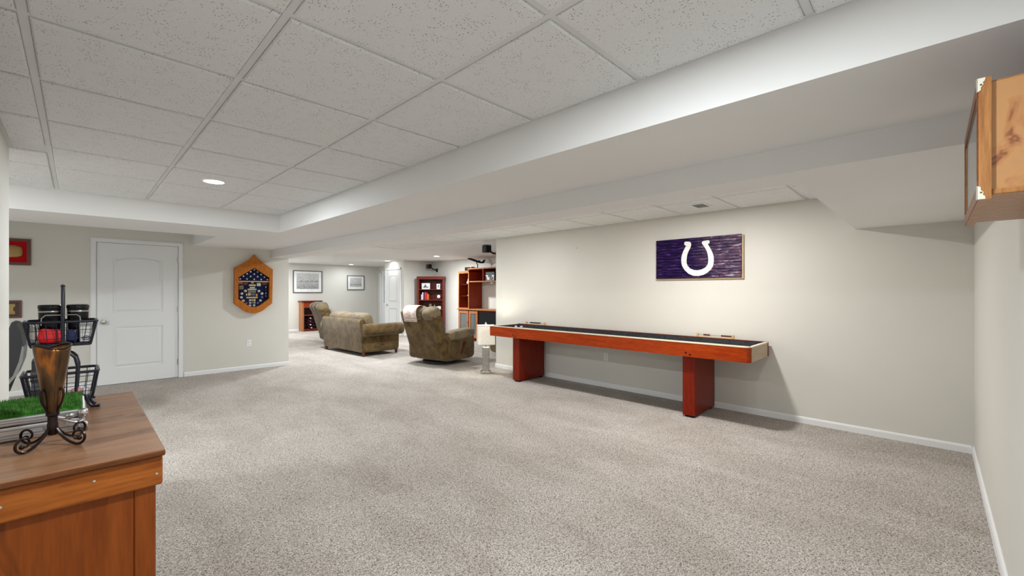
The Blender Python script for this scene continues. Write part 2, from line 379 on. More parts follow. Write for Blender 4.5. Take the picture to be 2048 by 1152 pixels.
for i in range(0, 6):
    for j in range(len(gy)-1):
        x0, x1, y0, y1 = gx[i], gx[i+1], gy[j], gy[j+1]
        if i < 2 and y0 < 4.253: continue
        if i == 2:
            if y1 <= 4.07: x0 = XL
            elif y0 < 4.253: tile(x0, x1, 4.253, y1); continue
        tile(x0, x1, y0, y1)
for x in gx[3:6]: runner(x-.012, x+.012, YR, 5.72)
for y in gy[1:-1]: runner(XL if y < 4.253 else gx[0], 1.753, y-.0119, y+.0119)
runner(1.735, 1.753, YR, 5.72); runner(XL, XL+.016, YR, 4.253); runner(gx[0], 1.735, 5.704, 5.72)
for x in gx[1:3]: runner(x-.012, x+.012, 4.253, 5.72)
gx2 = [2.775, 3.20, 3.83, 4.46, XW]; gy2 = [.53, .912, 1.539, 2.166, 2.793, 3.42, 4.047, 4.674, 5.301, 5.928, 6.555, 7.182, 7.809, 8.412]
for i in range(4):
    for j in range(len(gy2)-1):
        if gy2[j] >= 4.6 and i == 3 and False: continue
        tile(gx2[i], gx2[i+1], gy2[j], gy2[j+1])
for x in gx2[1:4]: runner(x-.012, x+.012, .53, 8.412)
for y in gy2[1:]: runner(2.775, XW, y-.0119, y+.0119)
runner(XW-.018, XW, .53, 5.52)
obj('drywall_panel', bx(2.72, 8.13, 8.43, 15.2, 2.272, 2.289), 'ceiling_paint', ceil, smooth=False)
obj('drywall_panel', bx(XW+.005, 7.93, 4.9, 8.43, 2.272, 2.289), 'ceiling_paint', ceil, smooth=False)

# recessed lamps
LAMP_DISC = mesh(lathe(NB(), [(.0, -.001), (.072, -.001), (.072, .002), (0, .002)][1:3], 28), 'lens'); LAMP_DISC.materials.append(MATS['lamp_disc'])
b = NB(); lathe(b, [(.073, 0), (.073, -.006), (.090, -.003), (.092, 0), (.092, .004), (.073, .004)], 28, caps=False); LAMP_RING = mesh(b, 'trim_ring'); LAMP_RING.materials.append(MATS['white_plastic'])
def can(x, y, z, watts, label, col=(1, .95, .88)):
    t = thing('recessed_light', label, 'ceiling light', (x, y, z), 0, 'recessed ceiling lights')
    obj('lens', LAMP_DISC, None, t); obj('trim_ring', LAMP_RING, None, t)
    ld = bpy.data.lights.new('lamp_light', 'AREA'); ld.shape = 'DISK'; ld.size = .15; ld.energy = watts; ld.color = col
    lo = bpy.data.objects.new('lamp_light', ld); COL.objects.link(lo); lo.parent = t; lo.location = (0, 0, -.008)
    return t
COOL, WARM = (.915, .972, 1), (.97, .98, .965)
can(.812, 4.33, 2.275, CAN_MAIN*.68, 'round recessed light in the near tile ceiling', COOL)
can(.812, .611, 2.275, CAN_MAIN*.80, 'recessed light in the tiles above the viewer', COOL)
can(-1.70, 5.0, 2.275, CAN_MAIN*1.5, 'added unseen fill light in the alcove behind the left wall end', COOL)  # unseen lamp added to brighten the wall around the white door
can(4.0, 1.75, 2.275, CAN_BACK*1.25, 'recessed light behind the beam facing the painted sign', (1, .978, .945))
can(4.0, 4.37, 2.275, CAN_BACK*.5, 'recessed light behind the beam over the far table end', WARM)
can(4.0, 7.0, 2.275, CAN_BACK*1.7, 'recessed light behind the beam above the recliner', COOL)
can(3.7, 9.3, 2.272, CAN_BACK*1.8, 'added unseen fill light over the loveseat behind the beam', COOL)  # extra lamp kept hidden by the beam, brightens loveseat and far room
can(4.0, 13.9, 2.272, CAN_FAR*1.2, 'added unseen fill light in front of the large print', COOL)  # extra lamp placed out of view to light the far wall
can(6.72, 14.5, 2.272, CAN_FAR*.17, 'recessed light nearest the white far wall', COOL)
can(6.70, 11.95, 2.272, CAN_FAR*.05, 'recessed light beside the closet corner', COOL)
can(6.70, 9.4, 2.272, CAN_FAR*1.1, 'recessed light above the entertainment centre', COOL)

# doors
def panel_door(name, kind_label, loc, rz, w, h, knob_side, lever=False, xoff=0):
    """slab in local x 0..w, front faces -y, casing round it"""
    d = bpy.data.objects.new(name, None); COL.objects.link(d); d.location = loc; d.rotation_euler = (0, 0, rz)
    tag(d, kind_label, 'door', None, 'structure')
    y0 = -.004 if lever else .008
    ml, mr, r = w*.19, w*.80, .0
    xs0, xs1 = w*.185, w*.80
    arch = [(xs0+(xs1-xs0)*i/12, h*.895+.045*math.sin(PI*i/12)**.8) for i in range(13)]
    up = [(xs0, h*.505)] + [(xs1, h*.505)] + arch[::-1]
    lo = [(xs0, h*.115), (xs1, h*.115), (xs1, h*.405), (xs0, h*.405)]
    # slab: front skin with two moulded panel recesses
    b = NB(); box(b, 0, w, y0+.012, y0+.04, 0.006, h)
    obj('slab', b, 'door_white', d, smooth=False)
    def shrink(P, k):
        cx = sum(p[0] for p in P)/len(P); cz = (min(p[1] for p in P)+max(p[1] for p in P))/2
        hx = (xs1-xs0)/2; hz = (max(p[1] for p in P)-min(p[1] for p in P))/2
        return [(cx+(p[0]-cx)*(hx-k)/hx, cz+(p[1]-cz)*(hz-k)/hz) for p in P]
    # face board around the panels (four stiles and rails)
    b = NB(); box(b, 0, xs0, y0, y0+.013, .006, h); box(b, xs1, w, y0, y0+.013, .006, h)
    box(b, xs0, xs1, y0, y0+.013, .006, h*.115); box(b, xs0, xs1, y0, y0+.013, h*.405, h*.505)
    prism(b, arch+[(xs1, h), (xs0, h)], y0, y0+.013, 'XZ')
    obj('stile_and_rail', b, 'door_white', d, smooth=False)
    for P in (up, lo):
        b = NB(); s1, s2 = shrink(P, .022), shrink(P, .045)
        A = [b.verts.new((x, y0+.0115, z)) for x, z in s1]; B = [b.verts.new((x, y0+.002, z)) for x, z in s2]
        b.faces.new(B)
        for i in range(len(A)): b.faces.new((A[i], A[(i+1) % len(A)], B[(i+1) % len(A)], B[i]))
        obj('panel', b, 'door_white', d, smooth=False)
    # casing
    b = NB(); c = .062; yo = y0-.02 if not lever else y0-.012
    for o_, i_, yy in ((c, .004, yo), (c-.014, .012, yo-.006)):
        box(b, -o_, -i_, yy, y0+.02, 0, h+o_); box(b, w+i_, w+o_, yy, y0+.02, 0, h+o_); box(b, -o_, w+o_, yy+.0005, y0+.02, h+i_, h+o_)
    obj('casing', b, 'white_trim', d, smooth=False)
    kx = w*.075 if knob_side == 'L' else w*.925
    if lever:
        b = NB(); lathe(b, [(.026, 0), (.026, .008), (.012, .012), (.010, .045)], 16); b.transform(Matrix.Translation((kx, y0, h*.455)) @ Matrix.Rotation(PI/2, 4, 'X'))
        tube(b, [(kx, y0-.045, h*.455), (kx+.05, y0-.05, h*.455), (kx+.11, y0-.045, h*.455-.004)], .009, 8)
        obj('lever_handle', b, 'nickel', d)
    else:
        b = NB(); lathe(b, [(.034, 0), (.034, .006), (.014, .010), (.012, .028), (.026, .038), (.031, .052), (.024, .066), (.006, .070)], 20); b.transform(Matrix.Translation((kx, y0, h*.445)) @ Matrix.Rotation(PI/2, 4, 'X'))
        obj('door_knob', b, 'nickel', d)
    hx = w+.003 if knob_side == 'L' else -.003
    for hz in (.12, .52, .90):
        b = NB(); tube(b, [(hx, y0-.007, h*hz-.045), (hx, y0-.007, h*hz+.045)], .007, 8); box(b, hx-.014, hx+.002, y0-.003, y0+.001, h*hz-.044, h*hz+.044)
        obj('hinge', b, 'nickel', d)
    return d
panel_door('door_1', 'white two-panel arched door with round knob left of the medal case', (.197, YD, 0), 0, .913, 2.036, 'L')
panel_door('door_2', 'narrow white arched closet door with lever handle in the far room', (6.9, 12.385, 0), -PI/2, .81, 2.0, 'L', lever=True)
# exit door with glass light
d = bpy.data.objects.new('door_3', None); COL.objects.link(d); d.location = (8.13, 14.985, 0); d.rotation_euler = (0, 0, -PI/2); tag(d, 'half glazed exit door past the closet corner', 'door', None, 'structure')
b = NB(); box(b, 0, .16, .02, .06, 0, 2.05); box(b, .80, .96, .02, .06, 0, 2.05); box(b, .16, .80, .02, .06, 0, .90); box(b, .16, .80, .02, .06, 1.90, 2.05); obj('slab', b, 'door_white', d, smooth=False)
obj('pane', bx(.15, .81, .035, .043, .89, 1.91), 'glass', d, smooth=False)
b = NB(); box(b, -.06, 0, -.015, .05, 0, 2.11); box(b, .96, 1.02, -.015, .05, 0, 2.11); box(b, -.06, 1.02, -.015, .05, 2.05, 2.11); obj('casing', b, 'white_trim', d, smooth=False)

# ------------------------------------------------------------------ shuffleboard table
XF, XB, Y0, Y1 = 4.52, 5.165, 1.25, 4.93
t = thing('shuffleboard_table', 'long red cherry shuffleboard table on two slab legs against the wall', 'game table', (4.84, 3.09, 0))
def L(o): o.location = (-4.84, -3.09, 0); return o
def apron(x0, x1, rnd):
    """side board whose near end turns a rounded corner"""
    if not rnd: return bx(x0, x1, Y0, Y1, .655, .80, .004)
    P = [(x0, Y1), (x0, Y0+.07)]
    for k in range(1, 8): a = PI/2*k/7; P.append((x0+.05-.05*math.cos(a), Y0+.05-.05*math.sin(a)+.0))
    P += [(x1+.02, Y0), (x1+.02, Y0+.022), (x1, Y0+.03), (x1, Y1)]
    return prism(NB(), P, .655, .80, 'XY')
L(obj('front_apron', apron(XF, XF+.03, True), 'cherry', t, ang=.5))
L(obj('back_apron', bx(XB-.03, XB, Y0, Y1, .655, .80, .003), 'mahogany', t, smooth=False))
L(obj('end_board', bx(XF+.048, XB-.03, Y0+.003, Y0+.025, .655, .80, .002), 'maple_end', t, smooth=False))
L(obj('end_board', bx(XF+.03, XB-.03, Y1-.025, Y1-.002, .655, .80, .002), 'cherry', t, smooth=False))
b = NB(); box(b, XF-.003, XF+.034, Y0+.04, Y1+.002, .80, .809); box(b, XF+.03, XB-.03, Y0-.002, Y0+.028, .80, .809); box(b, XF+.03, XB-.03, Y1-.028, Y1, .80, .809)
P = [(XF-.003, Y0+.045)]
for k in range(1, 8): a = PI/2*k/7; P.append((XF+.047-.05*math.cos(a), Y0+.048-.05*math.sin(a)))
prism(b, P+[(XF+.06, Y0+.028), (XF+.034, Y0+.045)], .80, .809, 'XY')
L(obj('top_rail', b, 'maple', t, smooth=False))
L(obj('back_rail', bx(XB-.034, XB+.002, Y0, Y1, .80, .809, .002), 'mahogany', t, smooth=False))
L(obj('playfield', bx(4.64, 5.005, Y0+.10, Y1-.10, .70, .762, .004), 'maple', t, smooth=False))
b = NB(); box(b, XF+.03, XB-.03, Y0+.025, Y1-.025, .665, .70); box(b, XB-.042, XB-.03, Y0+.025, Y1-.025, .70, .799); box(b, XF+.03, XF+.042, Y0+.03, Y1-.025, .70, .795); box(b, XF+.042, XB-.042, Y0+.025, Y0+.035, .70, .795); box(b, XF+.042, XB-.042, Y1-.035, Y1-.025, .70, .799)
L(obj('gutter_lining', b, 'felt_grey', t, smooth=False))
for (ya, yb) in ((1.80, 1.928), (4.36, 4.49)):
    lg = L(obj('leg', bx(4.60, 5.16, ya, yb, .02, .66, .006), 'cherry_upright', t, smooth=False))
    ym = (ya+yb)/2
    obj('leg_cap', bx(4.578, 4.60, ya, yb, .02, .66, .004), 'cherry_upright', lg, smooth=False)
    obj('glide', bx(4.60, 4.66, ya+.02, yb-.02, 0, .021), 'black_plastic', lg, smooth=False)
    obj('glide', bx(5.08, 5.14, ya+.02, yb-.02, 0, .021), 'black_plastic', lg, smooth=False)
    for dy, z in ((.015, .698), (-.03, .682)):
        b = NB(); lathe(b, [(.009, 0), (.009, .004), (.004, .005)], 12); b.transform(Matrix.Translation((XF, ym+dy-.01, z)) @ Matrix.Rotation(-PI/2, 4, 'Y')); L(obj('bolt', b, 'black_plastic', t))
def puck(x, y, label):
    p = thing('shuffleboard_puck', label, 'puck', (x, y, .762), 0, 'pucks on the shuffleboard')
    obj('weight', lathe(NB(), [(.027, 0), (.029, .004), (.029, .015), (.024, .018), (.012, .018)], 20), 'chrome', p)
    obj('cap', lathe(NB(), [(.021, .018), (.021, .023), (.012, .026)], 20), 'white_plastic', p)
puck(4.96, 4.79, 'left of two silver pucks at the far table end'); puck(4.99, 4.70, 'right of two silver pucks at the far table end')
def scorer(y0, y1, dark, label):
    s = thing('abacus_scorer', label, 'score counter', (XB-.010, (y0+y1)/2, .809), 0, 'bead score counters on the table rim'); h = (y1-y0)/2
    m = 'bead_wood'
    obj('base_rail', bx(-.012, .012, -h, h, 0, .008, .001), m, s, smooth=False)
    for k in (-1, 1): obj('end_post', bx(-.012, .012, k*h-.012, k*h+.012, 0, .042, .002), m, s, smooth=False)
    obj('wire', tube(NB(), [(0, -h, .028), (0, h, .028)], .0018, 6), 'chrome', s)
    n = 15; me = None
    for q in range(n):
        y = -h+.022+q*.0125 + (.12 if q >= 9 else 0) if not dark else -h+.10+q*.0145
        if abs(y) > h-.015: continue
        if me is None:
            me = mesh(lathe(NB(), [(.003, -.005), (.0095, -.004), (.0095, .004), (.003, .005)], 10), 'bead'); me.transform(Matrix.Rotation(PI/2, 4, 'X')); me.materials.append(MATS['black_plastic' if dark else 'foot_wood'])
        obj('bead', me, None, s, (0, y, .028))
scorer(1.60, 1.99, False, 'wooden bead counter at the near end of the table'); scorer(4.35, 4.74, True, 'bead counter with black beads at the far table end')

# ------------------------------------------------------------------ painted horseshoe sign
s = thing('painted_sign', 'purple plank sign with white horseshoe emblem on the wall', 'sign', (XW, 2.016, 1.743))
def LS(o): o.location = (-XW, -2.016, -1.743); return o
LS(obj('backing', bx(XW-.022, XW-.001, 1.500, 2.516, 1.487, 1.976), 'backing_tan', s, smooth=False))
LS(obj('dark_underlay', bx(XW-.024, XW-.0215, 1.521, 2.511, 1.504, 1.984), 'book_dark', s, smooth=False))
n = 14; ph = (1.986-1.502)/n
for k in range(n):
    z0 = 1.502+k*ph; cut = random.choice([None, None, 1.75, 2.2, 1.95])
    segs = [(1.519, 2.513)] if cut is None else [(1.519, cut-.001), (cut+.001, 2.513)]
    for (a, c_) in segs:
        LS(obj('plank', bx(XW-.040+random.uniform(-.002, .002), XW-.024, a, c_, z0+.0016, z0+ph-.0016, .0025), 'sign_paint', s, smooth=False))
HS = [(2.15,1.94),(2.128,1.945),(2.084,1.939),(2.07,1.922),(2.07,1.893),(2.081,1.861),(2.102,1.823),(2.117,1.78),(2.124,1.729),(2.124,1.692),(2.113,1.655),(2.084,1.621),(2.041,1.6),(1.995,1.594),(1.949,1.602),(1.911,1.618),(1.883,1.645),(1.873,1.673),(1.869,1.723),(1.876,1.773),(1.89,1.823),(1.914,1.867),(1.935,1.897),(1.945,1.916),(1.935,1.933),(1.9,1.939),(1.866,1.94),(1.856,1.93),(1.856,1.906),(1.876,1.896),(1.852,1.852),(1.825,1.798),(1.81,1.748),(1.808,1.691),(1.815,1.642),(1.839,1.601),(1.879,1.564),(1.928,1.537),(1.984,1.526),(2.041,1.53),(2.099,1.556),(2.146,1.601),(2.176,1.65),(2.187,1.695),(2.187,1.754),(2.176,1.798),(2.158,1.841),(2.132,1.887),(2.128,1.894),(2.146,1.903),(2.152,1.918)]
hs = LS(obj('horseshoe_emblem', prism(NB(), HS, XW-.046, XW-.038, 'YZ'), 'horseshoe_white', s, smooth=False))
for (y, z) in ((2.106, 1.88), (1.905, 1.885), (2.155, 1.70), (1.84, 1.71), (2.13, 1.62), (1.86, 1.615), (2.0, 1.56)):
    b = NB(); lathe(b, [(.004, 0), (.003, .0015)], 8); b.transform(Matrix.Translation((XW-.046, y, z)) @ Matrix.Rotation(-PI/2, 4, 'Y')); obj('nail_hole', b, 'plate_gap', hs)

# ------------------------------------------------------------------ outlets, nail, vents
def outlet(loc, rz, label):
    o = thing('wall_outlet', label, 'outlet', loc, rz)
    obj('cover_plate', bx(-.036, .036, -.006, 0, -.058, .058, .003), 'white_plastic', o, smooth=False)
    for z in (-.02, .02):
        r = obj('receptacle', bx(-.017, .017, -.009, -.004, z-.014, z+.014, .003), 'white_plastic', o, smooth=False)
        for x in (-.006, .006): obj('slot', bx(x-.0012, x+.0012, -.0094, -.008, z-.005, z+.006), 'plate_gap', r, smooth=False)
outlet((2.083, YD, .449), 0, 'white outlet plate on the wall below the medal case')
outlet((XW, 3.27, .427), -PI/2, 'white outlet plate on the wall under the game table')
b = NB(); tube(b, [(0, 0, 0), (-.018, 0, -.004)], .0035, 6); lathe(b, [(.007, 0), (.007, .002)], 8, (0, 0, 0)); tag(obj('wall_nail', b, 'plate_gap', None, (XW-.001, 3.769, 1.986)), 'bare nail in the wall left of the painted sign', 'nail')
def vent(x, y, z, w, h, label, rz=0):
    v = thing('ceiling_vent', label, 'vent', (x, y, z), rz, 'ceiling air vents')
    b = NB(); ring_prism(b, [(-w, -h), (w, -h), (w, h), (-w, h)], [(-w+.02, -h+.02), (w-.02, -h+.02), (w-.02, h-.02), (-w+.02, h-.02)], -.006, 0, 'XY'); obj('frame', b, 'white_trim', v, smooth=False)
    obj('backing', bx(-w+.02, w-.02, -h+.02, h-.02, -.001, .001), 'plate_gap', v, smooth=False)
    n = 7
    for k in range(n):
        yy = -h+.02+(k+.5)*(2*h-.04)/n
        obj('slat', bx(-w+.02, w-.02, -.004, .004, -.001, .001), 'white_trim', v, (0, yy, -.003), (.5, 0, 0), smooth=False)
vent(4.74, 1.80, 2.2745, .13, .085, 'small white air vent in the tiles above the painted sign')
vent(5.75, 6.35, 2.2715, .16, .10, 'white air vent in the ceiling beside the wall speaker', .78)

# ------------------------------------------------------------------ hexagonal shadow box of medals
hb = thing('medal_shadow_box', 'wooden hexagonal shadow box with folded flag and medals', 'shadow box', (2.13, YD, 1.45))
def LH(o): o.location = (-2.13, -YD, -1.45); return o
OUT = [(2.145,1.974),(2.177,1.929),(2.233,1.874),(2.309,1.815),(2.372,1.769),(2.43,1.731),(2.425,1.42),(2.418,1.13),(2.348,1.075),(2.29,1.022),(2.233,.986),(2.177,.971),(2.136,.966),(2.095,.971),(2.04,.986),(1.983,1.022),(1.925,1.075),(1.85,1.135),(1.853,1.42),(1.855,1.737),(1.914,1.776),(1.981,1.819),(2.057,1.877),(2.113,1.931)]
INN = [(2.143,1.746),(2.19,1.713),(2.23,1.684),(2.28,1.648),(2.33,1.612),(2.378,1.578),(2.376,1.40),(2.374,1.213),(2.320,1.172),(2.27,1.130),(2.221,1.095),(2.175,1.074),(2.138,1.070),(2.100,1.075),(2.055,1.096),(2.005,1.130),(1.955,1.172),(1.902,1.215),(1.904,1.40),(1.906,1.576),(1.955,1.612),(2.005,1.648),(2.055,1.684),(2.097,1.714)]
LH(obj('frame', ring_prism(NB(), OUT, INN, YD-.095, YD-.002, 'XZ'), 'oak_frame', hb, smooth=False))
LH(obj('backboard', prism(NB(), INN, YD-.030, YD-.004, 'XZ'), 'navy_cloth', hb, smooth=False))
LH(obj('shelf', bx(1.907, 2.375, YD-.075, YD-.03, 1.503, 1.520), 'bead_wood', hb, smooth=False))
fl = LH(obj('folded_flag', prism(NB(), [(1.915, 1.522), (2.37, 1.522), (2.37, 1.568), (2.143, 1.735), (1.915, 1.568)], YD-.058, YD-.030, 'XZ'), 'navy_cloth', hb, smooth=False))
STAR = [(2.148,1.715),(2.093,1.679),(2.2,1.679),(2.041,1.640),(2.148,1.638),(2.254,1.634),(1.986,1.600),(2.093,1.598),(2.2,1.596),(2.306,1.590),(1.937,1.551),(2.039,1.553),(2.147,1.55),(2.254,1.548),(2.352,1.548)]
sp = [(0.0165*(1 if k % 2 == 0 else .45)*math.sin(PI*k/5), 0.0165*(1 if k % 2 == 0 else .45)*math.cos(PI*k/5)) for k in range(10)]
sm = mesh(prism(NB(), sp, -.003, 0, 'XZ'), 'star', False); sm.materials.append(MATS['star_white'])
for x, z in STAR: obj('star', sm, None, fl, (x, YD-.058, z))
def disc_mesh(r, m, name='medal'):
    me = mesh(lathe(NB(), [(r, 0), (r, .003), (r*.75, .005)], 14), name); me.transform(Matrix.Rotation(PI/2, 4, 'X')); me.materials.append(MATS[m]); return me
DS, DG, DB = disc_mesh(.021, 'medal_silver'), disc_mesh(.023, 'medal_gold'), disc_mesh(.019, 'medal_blue')
def hpx(x, y): return (1.905+(x-75)/(785-75)*.47, 1.578-(y-430)/(1080-430)*.51)   # place on the back board
for x, y, m in ((250, 722, DG), (560, 725, DS), (172, 780, DS), (632, 782, DS), (160, 862, DS), (203, 935, DG), (596, 937, DS), (268, 990, DB), (535, 990, DB), (352, 1043, DS), (448, 1043, DS), (636, 862, DB)):
    px, pz = hpx(x, y); LH(obj('medal', m, None, hb)).location = (px-2.13, -.031, pz-1.45)
def hpatch(x0, y0, x1, y1, m, name='patch'):
    a, c_ = hpx(x0, y1), hpx(x1, y0); LH(obj(name, bx(a[0], c_[0], YD-.036, YD-.030, a[1], c_[1], .001), m, hb, smooth=False))
for q in ((90, 515, 190, 572, 'patch_red'), (112, 600, 208, 690, 'patch_olive'), (640, 535, 765, 585, 'plaque_wood'), (330, 575, 485, 618, 'medal_gold'), (350, 640, 468, 662, 'star_white'), (510, 545, 605, 615, 'medal_silver'), (380, 525, 438, 555, 'medal_silver'),
          (300, 672, 505, 700, 'medal_silver'), (308, 705, 490, 765, 'patch_olive'), (265, 780, 285, 825, 'star_white'), (305, 770, 370, 825, 'medal_gold'), (380, 775, 475, 825, 'medal_blue'), (490, 785, 528, 840, 'ribbon_orange'), (270, 850, 530, 885, 'medal_gold'), (330, 905, 385, 945, 'medal_silver'), (395, 905, 430, 945, 'medal_gold'), (440, 900, 480, 948, 'medal_silver'), (330, 965, 385, 1000, 'medal_silver'), (395, 965, 430, 1000, 'patch_olive'), (440, 962, 478, 998, 'medal_silver'),
          (716, 615, 736, 655, 'medal_silver'), (716, 680, 736, 720, 'medal_blue'), (716, 755, 736, 795, 'medal_silver'), (716, 825, 734, 850, 'medal_silver')): hpatch(*q)
px, pz = hpx(255, 560)
LH(obj('patch', prism(NB(), [(px-.03, pz+.03), (px+.03, pz+.03), (px+.033, pz-.005), (px, pz-.03), (px-.033, pz-.005)], YD-.036, YD-.030, 'XZ'), 'plaque_wood', hb, smooth=False))

# plaques left of the door
p = thing('award_plaque', 'red velvet plaque with brass belt buckle by the left wall end', 'plaque', (-.59, YD, 1.852))
ring = lambda w, h, f: ([(-w, -h), (w, -h), (w, h), (-w, h)], [(-w+f, -h+f), (w-f, -h+f), (w-f, h-f), (-w+f, h-f)])
obj('frame', ring_prism(NB(), *ring(.17, .17, .035), -.028, -.002), 'plaque_wood', p, smooth=False)
obj('velvet', bx(-.136, .136, -.016, -.003, -.136, .136), 'red_velvet', p, smooth=False)
obj('buckle', cushion(NB(), (0, -.02, .005), (.098, .010, .075), .5, .35, nu=28, nv=10), 'brass', p)
b = NB(); tube(b, [(.094*spow(math.cos(a), .6), -.022, .005+.071*spow(math.sin(a), .6)) for a in [2*PI*k/28 for k in range(28)]], .005, 6, True); obj('buckle_rim', b, 'medal_gold', p)
p = thing('award_plaque', 'small brown plaque with gold plate below the red one', 'plaque', (-.64, YD, 1.116))
obj('frame', ring_prism(NB(), *ring(.14, .112, .022), -.024, -.002), 'plaque_wood', p, smooth=False)
obj('inset', bx(-.12, .12, -.013, -.003, -.092, .092), 'plaque_inset', p, smooth=False)
obj('gold_plate', prism(NB(), [(-.085, -.065), (.085, -.065), (.085, -.03), (.07, -.02), (.07, .02), (.085, .03), (.085, .065), (-.085, .065), (-.085, .03), (-.07, .02), (-.07, -.02), (-.085, -.03)], -.019, -.012), 'brass', p, smooth=False)

# ------------------------------------------------------------------ display case on the right wall
c = thing('display_case', 'wooden wall display case with ivory metal corners at upper right', 'display case', (1.94, YR, 1.588))
cx0, cx1, cy, ct = -.32, .318, .16, .305   # local: x along wall, y out of the wall, z up
cf = cy-.0245
obj('end_panel', bx(cx0+.010, cx0+.022, .0, cf, .020, ct-.012), 'burl_wood', c, smooth=False)
obj('end_panel', bx(cx1-.022, cx1-.010, .0, cf, .020, ct-.012), 'burl_wood', c, smooth=False)
obj('bottom_board', bx(cx0+.006, cx1-.006, .0, cf, .006, .020, .002), 'case_wood', c, smooth=False)
obj('top_board', bx(cx0+.012, cx1-.012, .0, cf, ct-.012, ct-.008, .001), 'case_wood', c, smooth=False)
obj('back_board', bx(cx0+.022, cx1-.022, .0, .006, .020, ct-.012), 'navy_cloth', c, smooth=False)
fr = obj('front_frame', ring_prism(NB(), [(cx0, -.004), (cx1, -.004), (cx1, ct), (cx0, ct)], [(cx0+.035, .029), (cx1-.035, .029), (cx1-.035, ct-.035), (cx0+.035, ct-.035)], cf, cy-.002, 'XZ'), 'case_wood', c, smooth=False)
obj('glass_pane', bx(cx0+.033, cx1-.033, cy-.0075, cy-.0035, .027, ct-.033), 'cabinet_glass', fr, smooth=False)
obj('front_moulding', ring_prism(NB(), [(cx0+.001, -.003), (cx1-.001, -.003), (cx1-.001, ct-.001), (cx0+.001, ct-.001)], [(cx0+.034, .030), (cx1-.034, .030), (cx1-.034, ct-.034), (cx0+.034, ct-.034)], cy-.002, cy, 'XZ'), 'case_moulding', fr, smooth=False)
for zc, sgn in ((ct, -1), (-.004, 1)):
    sc = [(0, 0), (.0155, 0), (.014, .008), (.0105, .011), (.012, .017), (.0075, .023), (.007, .031), (0, .035)]
    b = NB(); prism(b, [(cy+.001-u, zc+sgn*w) for u, w in sc], cx0-.0015, cx0+.002, 'YZ')
    prism(b, [(cx0-.0015+u, zc+sgn*w) for u, w in sc], cy, cy+.0015, 'XZ'); 
    k = obj('corner_plate', b, 'ivory_metal', fr, smooth=False)
    b = NB(); lathe(b, [(.0025, 0), (.0015, .0015)], 8); b.transform(Matrix.Translation((cx0-.0015, cy-.0065, zc+sgn*.017)) @ Matrix.Rotation(-PI/2, 4, 'Y')); obj('screw', b, 'brass', k)
b = NB(); cushion(b, (0, 0, .006), (.27, .055, .006), .5, .35); tag(obj('folded_cloth', b, 'purple_cloth', None, (1.94, YR+.060, 1.588+.297)), 'purple folded cloth lying on top of the display case', 'cloth')

# ------------------------------------------------------------------ pine chest
CH = .93
c = thing('pine_chest', 'tall orange pine chest with worn lid in the left foreground', 'chest', (-.07, 1.92, 0))
def LC(o): o.location = (-o.location.x+.07 if False else .07, -1.92, 0); return o
x0, x1, y0, y1 = XL+.012, .148, 1.478, 2.378
LC(obj('front_panel', bx(x0, x1-.045, y0, y0+.02, .06, CH-.02), 'pine_panel', c, smooth=False))
LC(obj('corner_post', bx(x1-.045, x1, y0-.001, y0+.04, .0, CH-.02, .004), 'pine_panel', c, smooth=False))
LC(obj('corner_post', bx(x1-.045, x1, y1-.04, y1, .0, CH-.02, .004), 'pine_panel', c, smooth=False))
LC(obj('side_panel', bx(x1-.02, x1-.002, y0+.04, y1-.04, .06, CH-.02), 'pine_panel', c, smooth=False))
LC(obj('back_panel', bx(x0, x1-.045, y1-.02, y1, .06, CH-.02), 'pine_panel', c, smooth=False))
LC(obj('wall_panel', bx(x0, x0+.02, y0+.02, y1-.02, .06, CH-.02), 'pine_panel', c, smooth=False))
LC(obj('plinth', bx(x0, x1+.006, y0-.006, y1+.006, 0, .075, .006), 'pine_panel', c, smooth=False))
LC(obj('top_rail', bx(x0, x1+.013, y0-.016, y0+.004, CH-.094, CH-.018, .005, 2), 'pine_side', c, smooth=False))
LC(obj('top_rail', bx(x1-.004, x1+.013, y0+.004, y1+.010, CH-.094, CH-.018, .005, 2), 'pine_side', c, smooth=False))
for ya, yb in ((y0-.024, 2.285), (2.288, 2.395)):
    LC(obj('lid_board', bx(x0-.01, x1+.018, ya, yb, CH-.016, CH, .004, 2), 'pine_top', c, smooth=False))
LC(obj('lid_nosing', bx(x0-.01, x1+.017, y0-.0275, y0-.0215, CH-.0155, CH-.002, .003, 2), 'pine_edge_shaded', c, smooth=False))  # dark nosing; shade along the lid edge is included in its wood colour
nm = mesh(lathe(NB(), [(.0030, 0), (.003, .0015)], 10), 'nail'); nm.transform(Matrix.Rotation(PI/2, 4, 'X')); nm.materials.append(MATS['nail_metal'])
for x, z, yy in ((.148, CH-.062, y0-.016), (-.118, CH-.056, y0-.016), (-.172, CH-.052, y0-.016), (-.13, CH-.15, y0), (.03, CH-.30, y0), (.03, CH-.045, y0-.016)): LC(obj('nail', nm, None, c)).location = (x+.07, yy-1.92, z)

